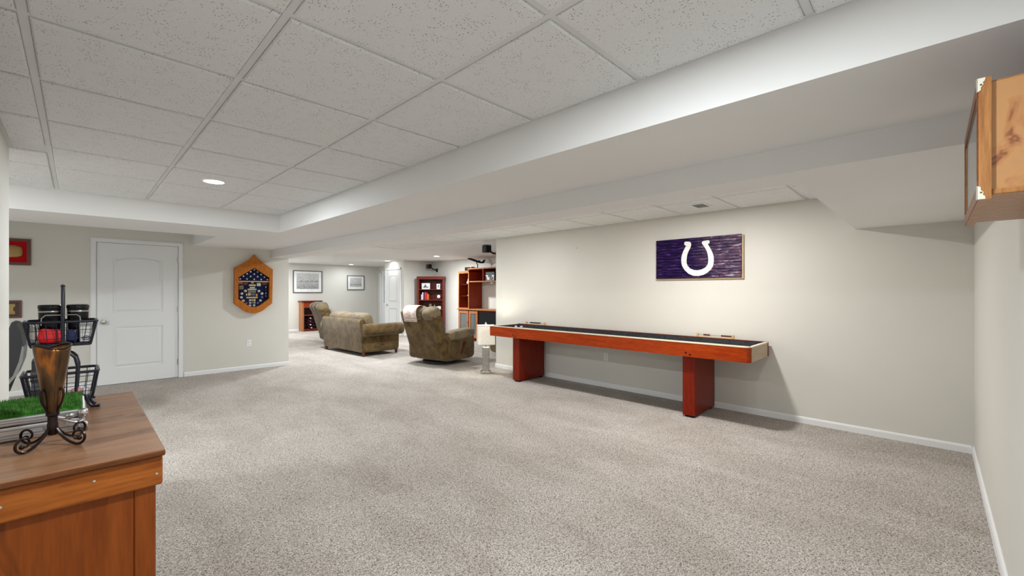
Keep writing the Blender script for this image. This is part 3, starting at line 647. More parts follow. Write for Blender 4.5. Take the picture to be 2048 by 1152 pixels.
# aluminium case with turf
c = thing('aluminium_case', 'flat ribbed aluminium case on the chest under the green turf', 'case', (-.147, 1.95, CH), 0)
obj('body', bx(-.18, .165, -.12, .12, .0, .040, .004, 2), 'aluminium', c, smooth=False)
obj('lid', bx(-.18, .165, -.12, .12, .042, .064, .004, 2), 'aluminium', c, smooth=False)
for z in (.008, .016, .030, .050, .058): obj('rib', bx(-.175, .158, -.1225, -.119, z, z+.0022), 'case_rib', c, smooth=False)
obj('edge_trim', bx(.150, .168, -.1225, .1225, .037, .045, .002), 'chrome', c, smooth=False)
lt = obj('latch', bx(.100, .128, -.128, -.119, .018, .056, .002), 'chrome', c, smooth=False)
obj('latch_hook', tube(NB(), [(.104, -.130, .050), (.128, -.138, .040), (.150, -.136, .028), (.160, -.132, .034)], .004, 8), 'chrome', lt)
obj('latch_knob', cushion(NB(), (.133, -.134, .052), (.010, .006, .008), .8, .8, nu=12, nv=8), 'chrome', lt)
obj('latch_plate', bx(.080, .098, -.125, -.119, .020, .030, .001), 'chrome', c, smooth=False)
obj('corner_guard', cushion(NB(), (.160, -.117, .052), (.012, .012, .013), .5, .5, nu=12, nv=8), 'chrome', c)
obj('corner_guard', cushion(NB(), (.160, -.117, .012), (.012, .012, .013), .5, .5, nu=12, nv=8), 'chrome', c)
g = thing('turf_mat', 'green artificial turf mat lying on the aluminium case', 'turf mat', (-.147, 1.955, CH+.064), 0)
obj('mat_backing', bx(-.18, .158, -.112, .112, 0, .008), 'turf', g, smooth=False)
b = NB()
for k in range(9000):
    x, y = random.uniform(-.18, .158), random.uniform(-.113, .113); a = random.uniform(0, 2*PI); h = random.uniform(.007, .013); w = .0012; lx, ly = random.uniform(-.005, .005), random.uniform(-.005, .005)
    p = [b.verts.new((x-w*math.cos(a), y-w*math.sin(a), .007)), b.verts.new((x+w*math.cos(a), y+w*math.sin(a), .007)), b.verts.new((x+lx, y+ly, .008+h))]; b.faces.new(p)
o = obj('turf_pile', b, 'turf_blade', g, smooth=False); o['kind'] = 'stuff'

# bronze vase with scroll feet
v = thing('scroll_vase', 'dark bronze cone vase on curled scroll feet in front of the case', 'vase', (-.046, 1.712, CH))
b = NB(); N, M_ = 40, 14; rows = []
for j in range(M_+1):
    z = .082+(.268-.082)*j/M_; row = []
    for i in range(N+1):
        th = -2.1+2*PI*1.12*i/N; r = .0105+(.0345-.0105)*(j/M_)**.95; r *= 1+.09*i/N
        zz = z + (.006*math.sin(2*th+.5) if j == M_ else 0)
        row.append(b.verts.new((r*math.cos(th), r*math.sin(th), zz)))
    rows.append(row)
for A, B in zip(rows, rows[1:]):
    for i in range(N): b.faces.new((A[i], A[i+1], B[i+1], B[i]))
cone = obj('cone', b, 'bronze', v, ang=1.2)
md = cone.modifiers.new('thickness', 'SOLIDIFY'); md.thickness = .0022; md.offset = 0
rim = [(r_.co.x, r_.co.y, r_.co.z) for r_ in cone.data.vertices[-(N+1):]]
obj('rim', tube(NB(), rim, .0022, 6), 'bronze_dark', v)
obj('stem', lathe(NB(), [(.008, .028), (.0112, .034), (.0112, .058), (.010, .062), (.010, .078), (.0135, .082), (.0135, .092), (.012, .095)], 20), 'bronze_dark', v)
def scroll_leg(a):
    P = []
    for k in range(9):
        s = k/8; P.append((.012+.062*s, .045-.041*math.sin(s*PI/2)**.8))
    cx_, cz_, R0 = .074, .0255, .0215
    for k in range(1, 22):
        th = -PI/2+k*.33; r = R0*(1-.032*k); P.append((cx_+r*math.cos(th)*1.15, cz_+r*math.sin(th)))
    return [(p[0]*.93*math.cos(a), p[0]*.93*math.sin(a), p[1]) for p in P]
VROT = -.80
for k in range(4):
    a = VROT+k*PI/2; P = scroll_leg(a); lg = obj('scroll_foot', tube(NB(), P, [.0034]*9+[.0033-.00006*q for q in range(21)], 8), 'bronze_dark', v)
    obj('scroll_bead', cushion(NB(), P[-1], (.006, .006, .006), 1, 1, nu=10, nv=6), 'bronze_dark', lg)
for k in range(3):
    a = VROT+PI*k+(.0 if k < 2 else -PI/2-2*PI)
    P = [(.011, .088), (.018, .102), (.026, .120), (.030, .136), (.029, .150), (.024, .156), (.0205, .150)]
    obj('scroll_arm', tube(NB(), [(p[0]*math.cos(a), p[0]*math.sin(a), p[1]) for p in P], .0027, 8), 'bronze_dark', v)

# two tier wire basket
bk = thing('wire_basket_stand', 'two-tier black wire basket stand with handle at the back of the chest', 'basket stand', (-.038, 2.265, CH))
def basket(z0, z1, w, d, wt, dt):
    lo = [(-w, -d, z0), (w, -d, z0), (w, d, z0), (-w, d, z0)]; hi = [(-wt, -dt, z1), (wt, -dt, z1), (wt, dt, z1), (-wt, dt, z1)]
    def rnd(P, r):
        out = []
        for i, p in enumerate(P):
            a, c_ = Vector(P[i-1]), Vector(P[(i+1) % 4]); q = Vector(p)
            out += [q+(a-q).normalized()*r, q+((a-q).normalized()+(c_-q).normalized())*r*.3, q+(c_-q).normalized()*r]
        return out
    b = NB(); box(b, -w, w, -d, d, z0, z0+.012, .003); obj('tray', b, 'dark_metal', bk, smooth=False)
    b = NB(); tube(b, rnd(hi, .014), .0052, 8, True); obj('rim', b, 'dark_metal', bk)
    for s in (-1, 1):
        for e in (-1, 1):
            obj('corner_bar', tube(NB(), [(s*w*.97, e*d*.97, z0+.008), (s*wt*.985, e*dt*.985, z1)], .0042, 6), 'dark_metal', bk)
    b = NB()
    for f in (.33, .66):
        x, y, z = w+(wt-w)*f, d+(dt-d)*f, z0+(z1-z0)*f
        tube(b, [(-x, -y, z), (x, -y, z), (x, y, z), (-x, y, z)], .0012, 5, True)
    for k in range(1, 7):
        u = -1+2*k/7
        for e in (-1, 1): tube(b, [(u*w, e*d, z0), (u*wt, e*dt, z1)], .0012, 5)
    for k in range(1, 4):
        u = -1+2*k/4
        for e in (-1, 1): tube(b, [(e*w, u*d, z0), (e*wt, u*dt, z1)], .0012, 5)
    o = obj('wire_grid', b, 'dark_metal', bk); o['kind'] = 'stuff'
basket(.022, .127, .080, .062, .094, .076)
basket(.222, .310, .076, .060, .090, .074)
for s in (-1, 1):
    obj('upright', tube(NB(), [(.003, s*.080, .010), (.003, s*.080, .30), (.003, s*.076, .40), (.003, s*.060, .430), (.003, s*.030, .436), (.003, 0, .437)], .0042, 8), 'dark_metal', bk)
obj('hand_grip', tube(NB(), [(.003, -.05, .437), (.003, .05, .437)], .006, 10), 'dark_metal', bk)
P = [(.034, -.082, .022), (.038, -.083, .10), (.040, -.083, .15), (.034, -.082, .182), (.020, -.081, .200), (.003, -.080, .205)]
obj('side_scroll', tube(NB(), P, .0046, 8), 'dark_metal', bk)
obj('side_scroll', tube(NB(), [(p[0]+.004, .080, p[2]*.95) for p in P], .0045, 8), 'dark_metal', bk)
for sx in (-1, 1):
    for sy in (-1, 1):
        obj('foot', tube(NB(), [(sx*.074, sy*.056, .024), (sx*.080, sy*.062, .010), (sx*.086, sy*.066, .0055)], .0055, 8), 'dark_metal', bk)
obj('wire_handle', tube(NB(), [(-.048, -.076, .30), (-.047, -.076, .325), (-.038, -.076, .335), (.038, -.076, .335), (.046, -.076, .328), (.048, -.076, .305)], .0018, 6), 'chrome', bk)
# curled hook lying at the chest edge, from the stand
obj('scroll_hook', tube(NB(), [(.060, -.062, .040), (.062, -.074, .034), (.068, -.090, .014), (.076, -.108, .0065), (.090, -.117, .0060), (.097, -.119, .0075)], [.0048]*5+[.0068], 8), 'dark_metal', bk)
BX, BY, BZ = -.038, 2.265, CH
def tumbler(x, y, label, m):
    q = thing('tumbler', label, 'tumbler', (BX+x, BY+y, BZ+.2345), 0, 'dark tumblers in the basket')
    obj('cup', lathe(NB(), [(.0255, 0), (.0265, .004), (.0295, .120), (.029, .120), (.025, .01)], 28), m, q)
    obj('lid', lathe(NB(), [(.029, .1205), (.0308, .122), (.0308, .132), (.028, .135), (.015, .136)], 28), 'tumbler_black', q)
    obj('band', lathe(NB(), [(.0294, .108), (.0299, .109), (.0299, .112), (.0295, .113)], 28), 'chrome', q)
tumbler(-.030, .012, 'left black tumbler in the upper basket', 'tumbler_black'); tumbler(.041, .012, 'right black tumbler in the upper basket behind the handle', 'tumbler_black')
def lump(name, label, cat, c, h, m, e=.7, seed=0, amp=.25, rot=(0, 0, 0)):
    b = NB(); cushion(b, (0, 0, h[2]), h, e, e, rot, 28, 18); rr = random.Random(seed)
    ph = [(rr.uniform(2, 6)/max(h), rr.uniform(0, 6)) for _ in range(6)]
    for v in b.verts:
        n = sum(math.sin(v.co[i % 3]*f+p_) for i, (f, p_) in enumerate(ph))/6
        if v.co.z > h[2]*.15: v.co = Vector((v.co.x*(1+amp*n*.5), v.co.y*(1+amp*n*.5), v.co.z*(1+amp*n)))
    return tag(obj(name, b, m, None, c, ang=1.5), label, cat)
lump('red_pouch', 'bright red pouch in front of the tumblers in the upper basket', 'pouch', (BX-.028, BY-.040, BZ+.2345), (.029, .014, .024), 'bag_red', .55, 3, .35)
lump('blue_pouch', 'navy blue pouch beside the handle in the upper basket', 'pouch', (BX+.026, BY-.041, BZ+.2345), (.015, .012, .024), 'tumbler_blue', .5, 5, .2)
lump('snack_bag', 'silver and white snack bag at the left of the upper basket', 'bag', (BX-.069, BY-.015, BZ+.2345), (.009, .026, .034), 'bag_silver', .6, 9, .3)
q = thing('white_carton', 'white carton with grey ring mark at the right of the upper basket', 'carton', (BX+.061, BY-.040, BZ+.2345), .1)
obj('carton_body', bx(-.016, .016, -.012, .012, 0, .068, .002), 'cloth_white', q, smooth=False)
b = NB(); tube(b, [(.009*math.cos(2*PI*k/16), -.0125, .014+.007*math.sin(2*PI*k/16)) for k in range(16)], .0016, 5, True); obj('ring_mark', b, 'book_grey', q)
obj('dot_mark', cushion(NB(), (0, -.0125, .014), (.004, .001, .003), 1, 1, nu=10, nv=6), 'book_grey', q)
BZ2 = BZ+.0345
for k, (h, m, l) in enumerate(((.040, 'book_dark', 'bottom dark book of the stack in the lower basket'), (.030, 'book_grey', 'second grey book of the stack in the lower basket'), (.036, 'book_grey', 'third grey book of the stack in the lower basket'), (.036, 'book_dark', 'dark top book of the stack in the lower basket'))):
    z = BZ2+sum((.040, .030, .036, .036)[:k]); q = thing('stacked_book', l, 'book', (BX-.047, BY, z), random.uniform(-.06, .06), 'books stacked in the lower basket')
    obj('cover', bx(-.025, .025, -.05, .05, 0, .003), m, q, smooth=False); obj('cover', bx(-.025, .025, -.05, .05, h-.003, h-.0004), m, q, smooth=False); obj('spine', bx(-.025, .025, -.05, -.046, .003, h-.003), m, q, smooth=False); obj('pages', bx(-.023, .023, -.045, .048, .003, h-.003), 'paper_cream', q, smooth=False)
lump('candy_bag', 'pink candy bag in the lower basket', 'bag', (BX+.036, BY-.035, BZ2), (.014, .016, .014), 'bag_pink', .6, 4, .3)
lump('blue_packet', 'pale packet at the right of the lower basket', 'packet', (BX+.062, BY-.02, BZ2), (.010, .022, .014), 'cloth_white', .5, 6, .2)
lump('cream_packet', 'cream packet left of the vase in the lower basket', 'packet', (BX-.004, BY-.035, BZ2), (.014, .02, .018), 'paper_cream', .4, 8, .2)

# ------------------------------------------------------------------ black desk chair behind the left wall end
q = thing('desk_chair', 'black desk chair with grey back partly behind the left wall end', 'chair', (-.78, 6.0, 0))
P = [(.355, .52), (.402, .60), (.436, .72), (.446, .84), (.430, .98), (.405, 1.06), (.375, 1.07), (.355, 1.0), (.35, .86), (.335, .70), (.31, .56), (.318, .52)]
b = NB(); prism(b, P, -.20, .20, 'XZ'); obj('backrest', b, 'chair_black', q)
b = NB(); prism(b, [(p[0]+.004, p[1]) for p in P[:4]]+[(.438, .86), (.418, .72), (.384, .60), (.335, .53)], -.205, .205, 'XZ'); obj('back_shell', b, 'chair_grey', q)
obj('seat', cushion(NB(), (.05, 0, .47), (.26, .25, .05), .4, .5), 'chair_black', q)
obj('back_bracket', tube(NB(), [(.22, 0, .43), (.34, 0, .45), (.38, 0, .60)], .02, 8), 'chair_black', q)
obj('gas_post', lathe(NB(), [(.03, .08), (.03, .25), (.02, .26), (.02, .43)], 14, (.05, 0, 0)), 'black_plastic', q)
for k in range(5):
    a = 2*PI*k/5+.9; lg = obj('base_leg', tube(NB(), [(.05, 0, .10), (.05+.27*math.cos(a), .27*math.sin(a), .065)], [.028, .018], 8), 'black_plastic', q)
    b = NB(); tube(b, [(.05+.27*math.cos(a)-.02*math.sin(a), .27*math.sin(a)+.02*math.cos(a), .028), (.05+.27*math.cos(a)+.02*math.sin(a), .27*math.sin(a)-.02*math.cos(a), .028)], .028, 12); obj('caster', b, 'black_plastic', lg)

# ------------------------------------------------------------------ loveseat
s = thing('loveseat', 'olive brown suede loveseat with rolled arms seen from behind', 'loveseat', (4.50, 9.20, 0), math.radians(2.2))
HW = .93
obj('base_frame', bx(-.40, .40, -HW+.03, HW-.03, .085, .33, .03, 2), 'suede', s)
P = [(-.45, .085), (-.47, .40), (-.50, .70), (-.49, .745), (-.45, .765), (-.40, .75), (-.37, .70), (-.30, .34), (-.28, .085)]
b = NB(); prism(b, P, -HW+.03, HW-.03, 'XZ'); bmesh.ops.bevel(b, geom=[e for e in b.edges if abs(e.verts[0].co.y-e.verts[1].co.y) < .01], offset=.03, segments=3, affect='EDGES'); obj('back_panel', b, 'suede', s, ang=1.0)
for k in (-1, 1):
    obj('seat_cushion', cushion(NB(), (.08, k*.385, .40), (.38, .385, .10), .35, .3), 'suede', s)
    obj('back_cushion', cushion(NB(), (-.24, k*.395, .64), (.13, .41, .24), .45, .35, (0, -.22, 0)), 'suede_light', s)
for k in (-1, 1):
    ar = obj('arm', NB() if False else None or cushion(NB(), (-.02, k*(HW-.095), .315), (.42, .085, .235), .25, .22, nu=32, nv=18), 'suede', s)
    b = NB(); prof = [(.02, -.46), (.10, -.455), (.122, -.44), (.128, -.40), (.128, .40), (.122, .44), (.09, .465), (.02, .47)]
    lathe(b, [(r, z) for r, z in prof], 24); b.transform(Matrix.Translation((-.01, k*(HW+.012), .545)) @ Matrix.Rotation(PI/2, 4, 'Y')); obj('arm_roll', b, 'suede', ar, ang=1.0)
for sx, sy in ((-.40, -HW+.08), (-.40, HW-.08), (.36, -HW+.08), (.36, HW-.08)):
    b = NB(); lathe(b, [(.028, 0), (.045, .085)], 4, (sx, sy, 0)); obj('foot', b, 'foot_wood', s, smooth=False)

# ------------------------------------------------------------------ recliners
def recliner(label, loc, rz):
    r = thing('recliner', label, 'recliner', loc, rz, 'suede recliners')
    obj('swivel_base', lathe(NB(), [(.31, 0), (.33, .01), (.33, .045), (.24, .06), (.10, .09)], 32), 'swivel_base', r)
    obj('seat_box', bx(-.36, .40, -.30, .30, .085, .34, .04, 2), 'suede', r)
    obj('seat_cushion', cushion(NB(), (.08, 0, .42), (.36, .29, .10), .4, .35), 'suede', r)
    obj('footrest', cushion(NB(), (.45, 0, .28), (.07, .29, .19), .4, .35), 'suede', r)
    P = [(-.34, .10), (-.385, .16), (-.43, .34), (-.52, .66), (-.595, .90), (-.61, .96), (-.56, .985), (-.46, .95), (-.40, .80), (-.30, .48), (-.20, .34), (-.20, .10)]
    b = NB(); prism(b, P, -.40, .40, 'XZ')
    for v in b.verts:
        k = max(0, min(1, (v.co.z-.1)/.85)); v.co.y *= .90+.16*k
    bmesh.ops.bevel(b, geom=[e for e in b.edges if abs(e.verts[0].co.y-e.verts[1].co.y) < .02], offset=.03, segments=3, affect='EDGES')
    obj('back_shell', b, 'suede', r, ang=1.0)
    for y, w in ((.285, .145), (.0, .155), (-.285, .145)):
        obj('head_pillow', cushion(NB(), (-.505, y, .95), (.135, w, .115), .75, .55, (0, -.35, 0)), 'suede_light', r, ang=2)
    for y in (.27, 0, -.27):
        obj('back_cushion', cushion(NB(), (-.385, y, .70), (.11, .145, .22), .55, .5, (0, -.27, 0)), 'suede', r, ang=2)
    for k in (-1, 1):
        obj('side_bolster', cushion(NB(), (-.40, k*.375, .66), (.10, .07, .27), .55, .6, (0, -.27, 0)), 'suede', r, ang=2)
        a = obj('arm', cushion(NB(), (.045, k*.385, .31), (.42, .095, .235), .3, .28, nu=32, nv=18), 'suede', r, ang=2)
        obj('arm_pad', cushion(NB(), (.10, k*.390, .545), (.36, .125, .095), .6, .4, (0, -.06, 0), 30, 16), 'suede_light', a, ang=2)
    lv = obj('lever', tube(NB(), [(.13, -.47, .36), (.11, -.502, .33), (.05, -.508, .22), (.03, -.506, .185)], [.012, .013, .014, .012], 8), 'mahogany_dark', r)
    obj('lever_plate', cushion(NB(), (.13, -.478, .355), (.03, .012, .05), .5, .5, (0, .3, 0), 14, 8), 'mahogany_dark', lv)
    return r
r1 = recliner('brown suede recliner with doily draped over its back', (4.86, 6.70, 0), math.radians(9))
d = thing('doily', 'pale pink crochet doily draped over the recliner back', 'doily', (4.86, 6.70, 0), math.radians(9))
path = [(-.645, .80), (-.655, .86), (-.668, .93), (-.668, 1.00), (-.640, 1.055), (-.59, 1.085), (-.53, 1.09), (-.47, 1.06), (-.42, 1.02)]
b = NB(); rows = []
for j, (x, z) in enumerate(path):
    rows.append([b.verts.new((x+.006*math.sin(i*1.3+j), .0+.34*i/10-.07+(.01*math.sin(j*.9)), z+.004*math.sin(i*.9+j*1.7))) for i in range(11)])
for A, B in zip(rows, rows[1:]):
    for i in range(10): b.faces.new((A[i], A[i+1], B[i+1], B[i]))
o = obj('lace_cloth', b, 'doily', d, ang=2); m_ = o.modifiers.new('thickness', 'SOLIDIFY'); m_.thickness = .006
b = NB(); tube(b, [(path[0][0], -.07+.34*i/10, path[0][1]+.003*math.sin(i*2)) for i in range(11)], .006, 6); obj('lace_edge', b, 'doily', d)
recliner('brown suede recliner standing beyond the loveseat', (4.78, 10.98, 0), math.radians(-6))
recliner('brown suede recliner mostly hidden behind the wall end', (6.46, 6.12, 0), math.radians(80))

# ------------------------------------------------------------------ lamp
l = thing('table_lamp', 'square lit lamp with metal column standing on the carpet', 'lamp', (4.72, 5.25, 0), math.radians(-38))
obj('base', bx(-.08, .08, -.08, .08, 0, .035, .004), 'lamp_metal', l, smooth=False)
obj('column', bx(-.055, .055, -.055, .055, .035, .43, .008, 2), 'lamp_metal', l, smooth=False)
obj('neck', lathe(NB(), [(.014, .43), (.014, .47), (.008, .475), (.008, .80), (.016, .805), (.016, .82), (.006, .835)], 14), 'chrome', l)
w0, w1 = .135, .142
b = NB(); A = [b.verts.new((x*w1, y*w1, .475)) for x, y in ((-1, -1), (1, -1), (1, 1), (-1, 1))]; B = [b.verts.new((x*w0, y*w0, .785)) for x, y in ((-1, -1), (1, -1), (1, 1), (-1, 1))]
for i in range(4): b.faces.new((A[i], A[(i+1) % 4], B[(i+1) % 4], B[i]))
sh = obj('lamp_shade', b, 'shade_cloth', l, smooth=False); m_ = sh.modifiers.new('thickness', 'SOLIDIFY'); m_.thickness = .004
b = NB()
for z, w in ((.477, .143), (.783, .136)): tube(b, [(x*w, y*w, z) for x, y in ((-1, -1), (1, -1), (1, 1), (-1, 1))], .004, 6, True)
for x, y in ((-1, -1), (1, -1), (1, 1), (-1, 1)): tube(b, [(x*.143, y*.143, .477), (x*.136, y*.136, .783)], .003, 6)
obj('shade_piping', b, 'lamp_metal', sh)
b = NB(); tube(b, [(-.135, -.135, .785), (0, 0, .79), (.135, .135, .785)], .003, 6); tube(b, [(-.135, .135, .785), (0, 0, .79), (.135, -.135, .785)], .003, 6); obj('shade_spider', b, 'chrome', l)
obj('bulb', cushion(NB(), (0, 0, .64), (.028, .028, .045), 1, 1, nu=16, nv=10), 'lamp_disc', l)
ld = bpy.data.lights.new('lamp_light', 'POINT'); ld.energy = 8; ld.color = (1, .95, .84); ld.shadow_soft_size = .04
lo = bpy.data.objects.new('lamp_light', ld); COL.objects.link(lo); lo.parent = l; lo.location = (0, 0, .715)

# ------------------------------------------------------------------ entertainment centre
EX = 7.46
e = thing('entertainment_centre', 'tall cherry entertainment centre with open television bay', 'cabinet', (EX, 8.2, 0))   # local y along the wall, -x is the front
D = .45
def P_(name, m, *a, **k): return obj(name, bx(*a, **k), m, e, smooth=False)
yl0, yl1 = .77, 1.23      # left tower
P_('side_panel', 'cherry_cabinet', 0, D, yl1-.02, yl1, 0, 1.86); P_('side_panel', 'cherry_cabinet', 0, D, yl0, yl0+.02, .86, 1.93)
P_('side_panel', 'cherry_cabinet', 0, D, yl0, yl0+.02, 0, .86)
P_('tower_top', 'cabinet_trim', -.03, D, yl0-.0, yl1+.03, 1.86, 1.90, bev=.008); P_('tower_back', 'mahogany_dark', D-.02, D-.005, yl0+.02, yl1-.02, .86, 1.86)
P_('counter', 'cabinet_trim', -.03, D, -1.2, yl1+.03, .83, .865, bev=.006)
for z in (1.20, 1.52): P_('shelf', 'mahogany_dark', .06, D-.02, yl0+.02, yl1-.02, z, z+.016)
b = NB(); ring_prism(b, [(yl0, .866), (yl1, .866), (yl1, 1.86), (yl0, 1.86)], [(yl0+.028, .89), (yl1-.028, .89), (yl1-.028, 1.832), (yl0+.028, 1.832)], -.012, .008, 'YZ'); obj('door_frame', b, 'cabinet_trim', e, smooth=False)
P_('bridge_top', 'cabinet_trim', -.01, D, -1.2, yl0+.06, 1.93, 1.965, bev=.006); P_('bridge_shelf', 'cabinet_trim', -.0, D, -1.2, yl0, 1.585, 1.612)
P_('bridge_divider', 'cherry_cabinet', .0, D, .20, .218, 1.612, 1.93); P_('bridge_back', 'mahogany', D-.012, D-.004, .218, yl0, 1.612, 1.93); P_('bridge_back', 'mahogany_dark', D-.012, D-.004, -1.2, .20, 1.612, 1.93)
P_('base_box', 'mahogany_dark', .03, D, -1.2, yl1-.02, .04, .83); P_('plinth', 'mahogany', .015, D, -1.2, yl1, 0, .045)
def cab_door(ya, yb):
    f = obj('cabinet_door', ring_prism(NB(), [(ya, .09), (yb, .09), (yb, .81), (ya, .81)], [(ya+.06, .16), (yb-.06, .16), (yb-.06, .74), (ya+.06, .74)], -.012, .015, 'YZ'), 'cabinet_trim', e, smooth=False)
    obj('pane', bx(.002, .006, ya+.055, yb-.055, .155, .745), 'cabinet_glass', f, smooth=False)
    obj('knob', cushion(NB(), (-.022, ya+.03, .5), (.012, .010, .010), 1, 1, nu=10, nv=6), 'brass', f)
cab_door(.80, 1.20); cab_door(.42, .76)
P_('component_bay', 'black_plastic', .0, .03, -.6, .36, .20, .78)
# things on and in it
def EL(x, y, z): return (EX+x, 8.2+y, z)
q = thing('display_box', 'dark box printed with silver lettering on the upper shelf', 'box', EL(.12, -.02, 1.612)); obj('carton', bx(-.08, .1, -.17, .17, 0, .23, .004), 'book_dark', q, smooth=False); obj('front_print', bx(-.083, -.079, -.165, .165, .01, .15), 'box_print', q, smooth=False)
q = thing('model_airplane', 'black model airplane on a stand atop the entertainment centre', 'model plane', EL(.15, .60, 1.965), -.79)
obj('stand_base', bx(-.10, .10, -.05, .05, 0, .015, .004), 'mahogany_dark', q, smooth=False); obj('stand_arm', tube(NB(), [(0, 0, .01), (.01, 0, .08), (-.03, 0, .16)], .012, 8), 'black_plastic', q)
b = NB(); tube(b, [(-.27, 0, .262), (-.24, 0, .255), (-.18, 0, .245), (.05, 0, .165), (.14, 0, .15), (.20, 0, .16)], [.006, .022, .030, .030, .022, .008], 10); obj('fuselage', b, 'black_plastic', q)
for k in (-1, 1):
    obj('wing', prism(NB(), [(-.08, 0), (.03, 0), (.10, k*.25), (.05, k*.25)], .185, .195, 'XY'), 'black_plastic', q, smooth=False); obj('tail_plane', prism(NB(), [(.14, 0), (.19, 0), (.22, k*.10), (.19, k*.10)], .215, .222, 'XY'), 'black_plastic', q, smooth=False)
obj('tail_fin', prism(NB(), [(.10, .16), (.18, .15), (.22, .225), (.18, .225)], -.005, .005, 'XZ'), 'black_plastic', q, smooth=False)
tag(obj('speaker_box', bx(-.07, .07, -.09, .09, 0, .10, .01), 'black_plastic', None, EL(.12, .94, 1.9005)), 'small black box on the tower end of the entertainment centre', 'box')
q = thing('small_console', 'low dark console with pale top beside the black box', 'box', EL(.12, .78, 1.965)); obj('console_body', bx(-.06, .06, -.04, .04, 0, .035, .004), 'book_dark', q, smooth=False); obj('console_top', bx(-.05, .05, -.035, .035, .035, .042, .002), 'trinket_gold', q, smooth=False)
lump('baseball_hat', 'white baseball hat on the tower shelf behind glass frame', 'cap', EL(.20, 1.0, 1.536), (.07, .07, .045), 'trinket_white', .8, 2, .1)
q = thing('white_vase', 'slim white vase at the right of the tower shelf', 'vase', EL(.06, .83, 1.536)); obj('vase_body', lathe(NB(), [(.02, 0), (.045, .05), (.05, .10), (.03, .17), (.015, .21), (.022, .235)], 18), 'trinket_white', q)
q = thing('silver_dish', 'small silver dish at the bottom of the tower', 'dish', EL(.20, .95, .866)); obj('bowl', lathe(NB(), [(.03, 0), (.075, .02), (.085, .03), (.08, .03), (.03, .008)], 18), 'chrome', q)
lump('gold_trinket', 'small gold trinket on the middle tower shelf', 'trinket', EL(.15, .96, 1.216), (.03, .05, .012), 'trinket_gold', .6, 2, .1)
q = thing('shelf_light', 'small round white light below the upper shelf', 'light', EL(.06, -.08, 1.585)); obj('light_dome', cushion(NB(), (0, 0, -.028), (.035, .035, .026), .9, 1, nu=16, nv=8), 'trinket_white', q)

# ------------------------------------------------------------------ corner bookcase
bw, bd = .82, .30
fcx, fcy = 0.7127*12.90+0.7015*(-162.5/856.65*12.90), 0.7015*12.90-0.7127*(-162.5/856.65*12.90)
K = thing('bookcase', 'dark red mahogany bookcase across the far corner', 'bookcase', (fcx, fcy, 0), -math.radians(45.459))   # local: x right, y away
def BK(name, m, *a, **k): return obj(name, bx(*a, **k), m, K, smooth=False)
h = bw/2; TZ = 1.785
BK('side', 'mahogany', -h, -h+.055, 0, bd, 0, TZ-.03); BK('side', 'mahogany', h-.055, h, 0, bd, 0, TZ-.03)
BK('top', 'mahogany', -h-.012, h+.012, -.015, bd, TZ-.09, TZ, bev=.006); BK('back', 'mahogany_dark', -h+.055, h-.055, bd-.012, bd-.002, 0, TZ-.09)
SH = [.06, .45, .79, 1.08, 1.40]
for z in SH: BK('shelf', 'mahogany', -h+.055, h-.055, .015, bd-.012, z-.02, z)
BK('plinth', 'mahogany', -h+.055, h-.055, .02, .04, 0, .04)
Rk = Matrix.Translation((fcx, fcy, 0)) @ Matrix.Rotation(-math.radians(45.459), 4, 'Z')
def KL(x, y, z): return tuple(Rk @ Vector((x, y, z)))
KR = -math.radians(45.459)
def book(x, w, hh, m, z, label, lean=0.0, grp='books in the corner bookcase'):
    q = thing('book', label, 'book', KL(x, .05, z), 0, grp, rot=(0, 0, KR)); k = bpy.data.objects
    obj('cover', bx(-w/2, -w/2+.004, 0, .14, 0, hh), m, q, smooth=False); obj('cover', bx(w/2-.004, w/2, 0, .14, 0, hh), m, q, smooth=False); obj('spine', bx(-w/2, w/2, -.004, 0, 0, hh, .001), m, q, smooth=False); obj('pages', bx(-w/2+.004, w/2-.004, 0, .135, .004, hh-.005), 'paper_cream', q, smooth=False)
for x, w, hh, m, l in ((-.285, .026, .16, 'book_white', 'leftmost short white book in the corner bookcase'), (-.255, .030, .225, 'book_white', 'tall white book in the corner bookcase'), (-.222, .032, .215, 'book_blue', 'blue grey book in the corner bookcase'), (-.168, .040, .235, 'book_red', 'tall bright red book in the corner bookcase'), (-.125, .036, .21, 'book_red', 'second bright red book in the corner bookcase'), (-.090, .026, .17, 'book_orange', 'short orange red book in the corner bookcase')): book(x, w, hh, m, 1.08, l)
def photo_frame(x, w, hh, label, pm, skew=0):
    q = thing('photo_frame', label, 'photo frame', KL(x, .09, 1.40), 0, None, rot=(.0, 0, KR+skew)); obj('frame', ring_prism(NB(), [(-w, 0), (w, 0), (w, hh), (-w, hh)], [(-w+.012, .012), (w-.012, .012), (w-.012, hh-.012), (-w+.012, hh-.012)], 0, .02), 'cloth_white', q, smooth=False)
    obj('mat', bx(-w+.011, w-.011, .006, .016, .011, hh-.011), 'mat_board', q, smooth=False); obj('picture', prism(NB(), pm, .002, .0065, 'XZ'), 'frame_grey', q, smooth=False)
photo_frame(-.165, .125, .185, 'wide white photo frame on the top shelf of the corner bookcase', [(-.08, .05), (-.02, .045), (-.01, .06), (.02, .05), (.08, .05), (.07, .085), (.055, .075), (.02, .08), (.0, .14), (-.04, .135), (-.04, .10), (-.075, .07)])
photo_frame(.215, .052, .165, 'narrow white photo frame on the top shelf of the corner bookcase', [(-.012, .05), (.008, .045), (.015, .08), (.02, .125), (.005, .135), (-.014, .10)], .25)
q = thing('mantel_clock', 'small clock with cream face on the middle shelf of the bookcase', 'clock', KL(.225, .10, 1.08), KR)
b = NB(); lathe(b, [(.048, 0), (.048, .02), (.040, .024)], 24); b.transform(Matrix.Translation((0, 0, .098)) @ Matrix.Rotation(PI/2, 4, 'X')); obj('dial', b, 'clock_face', q)
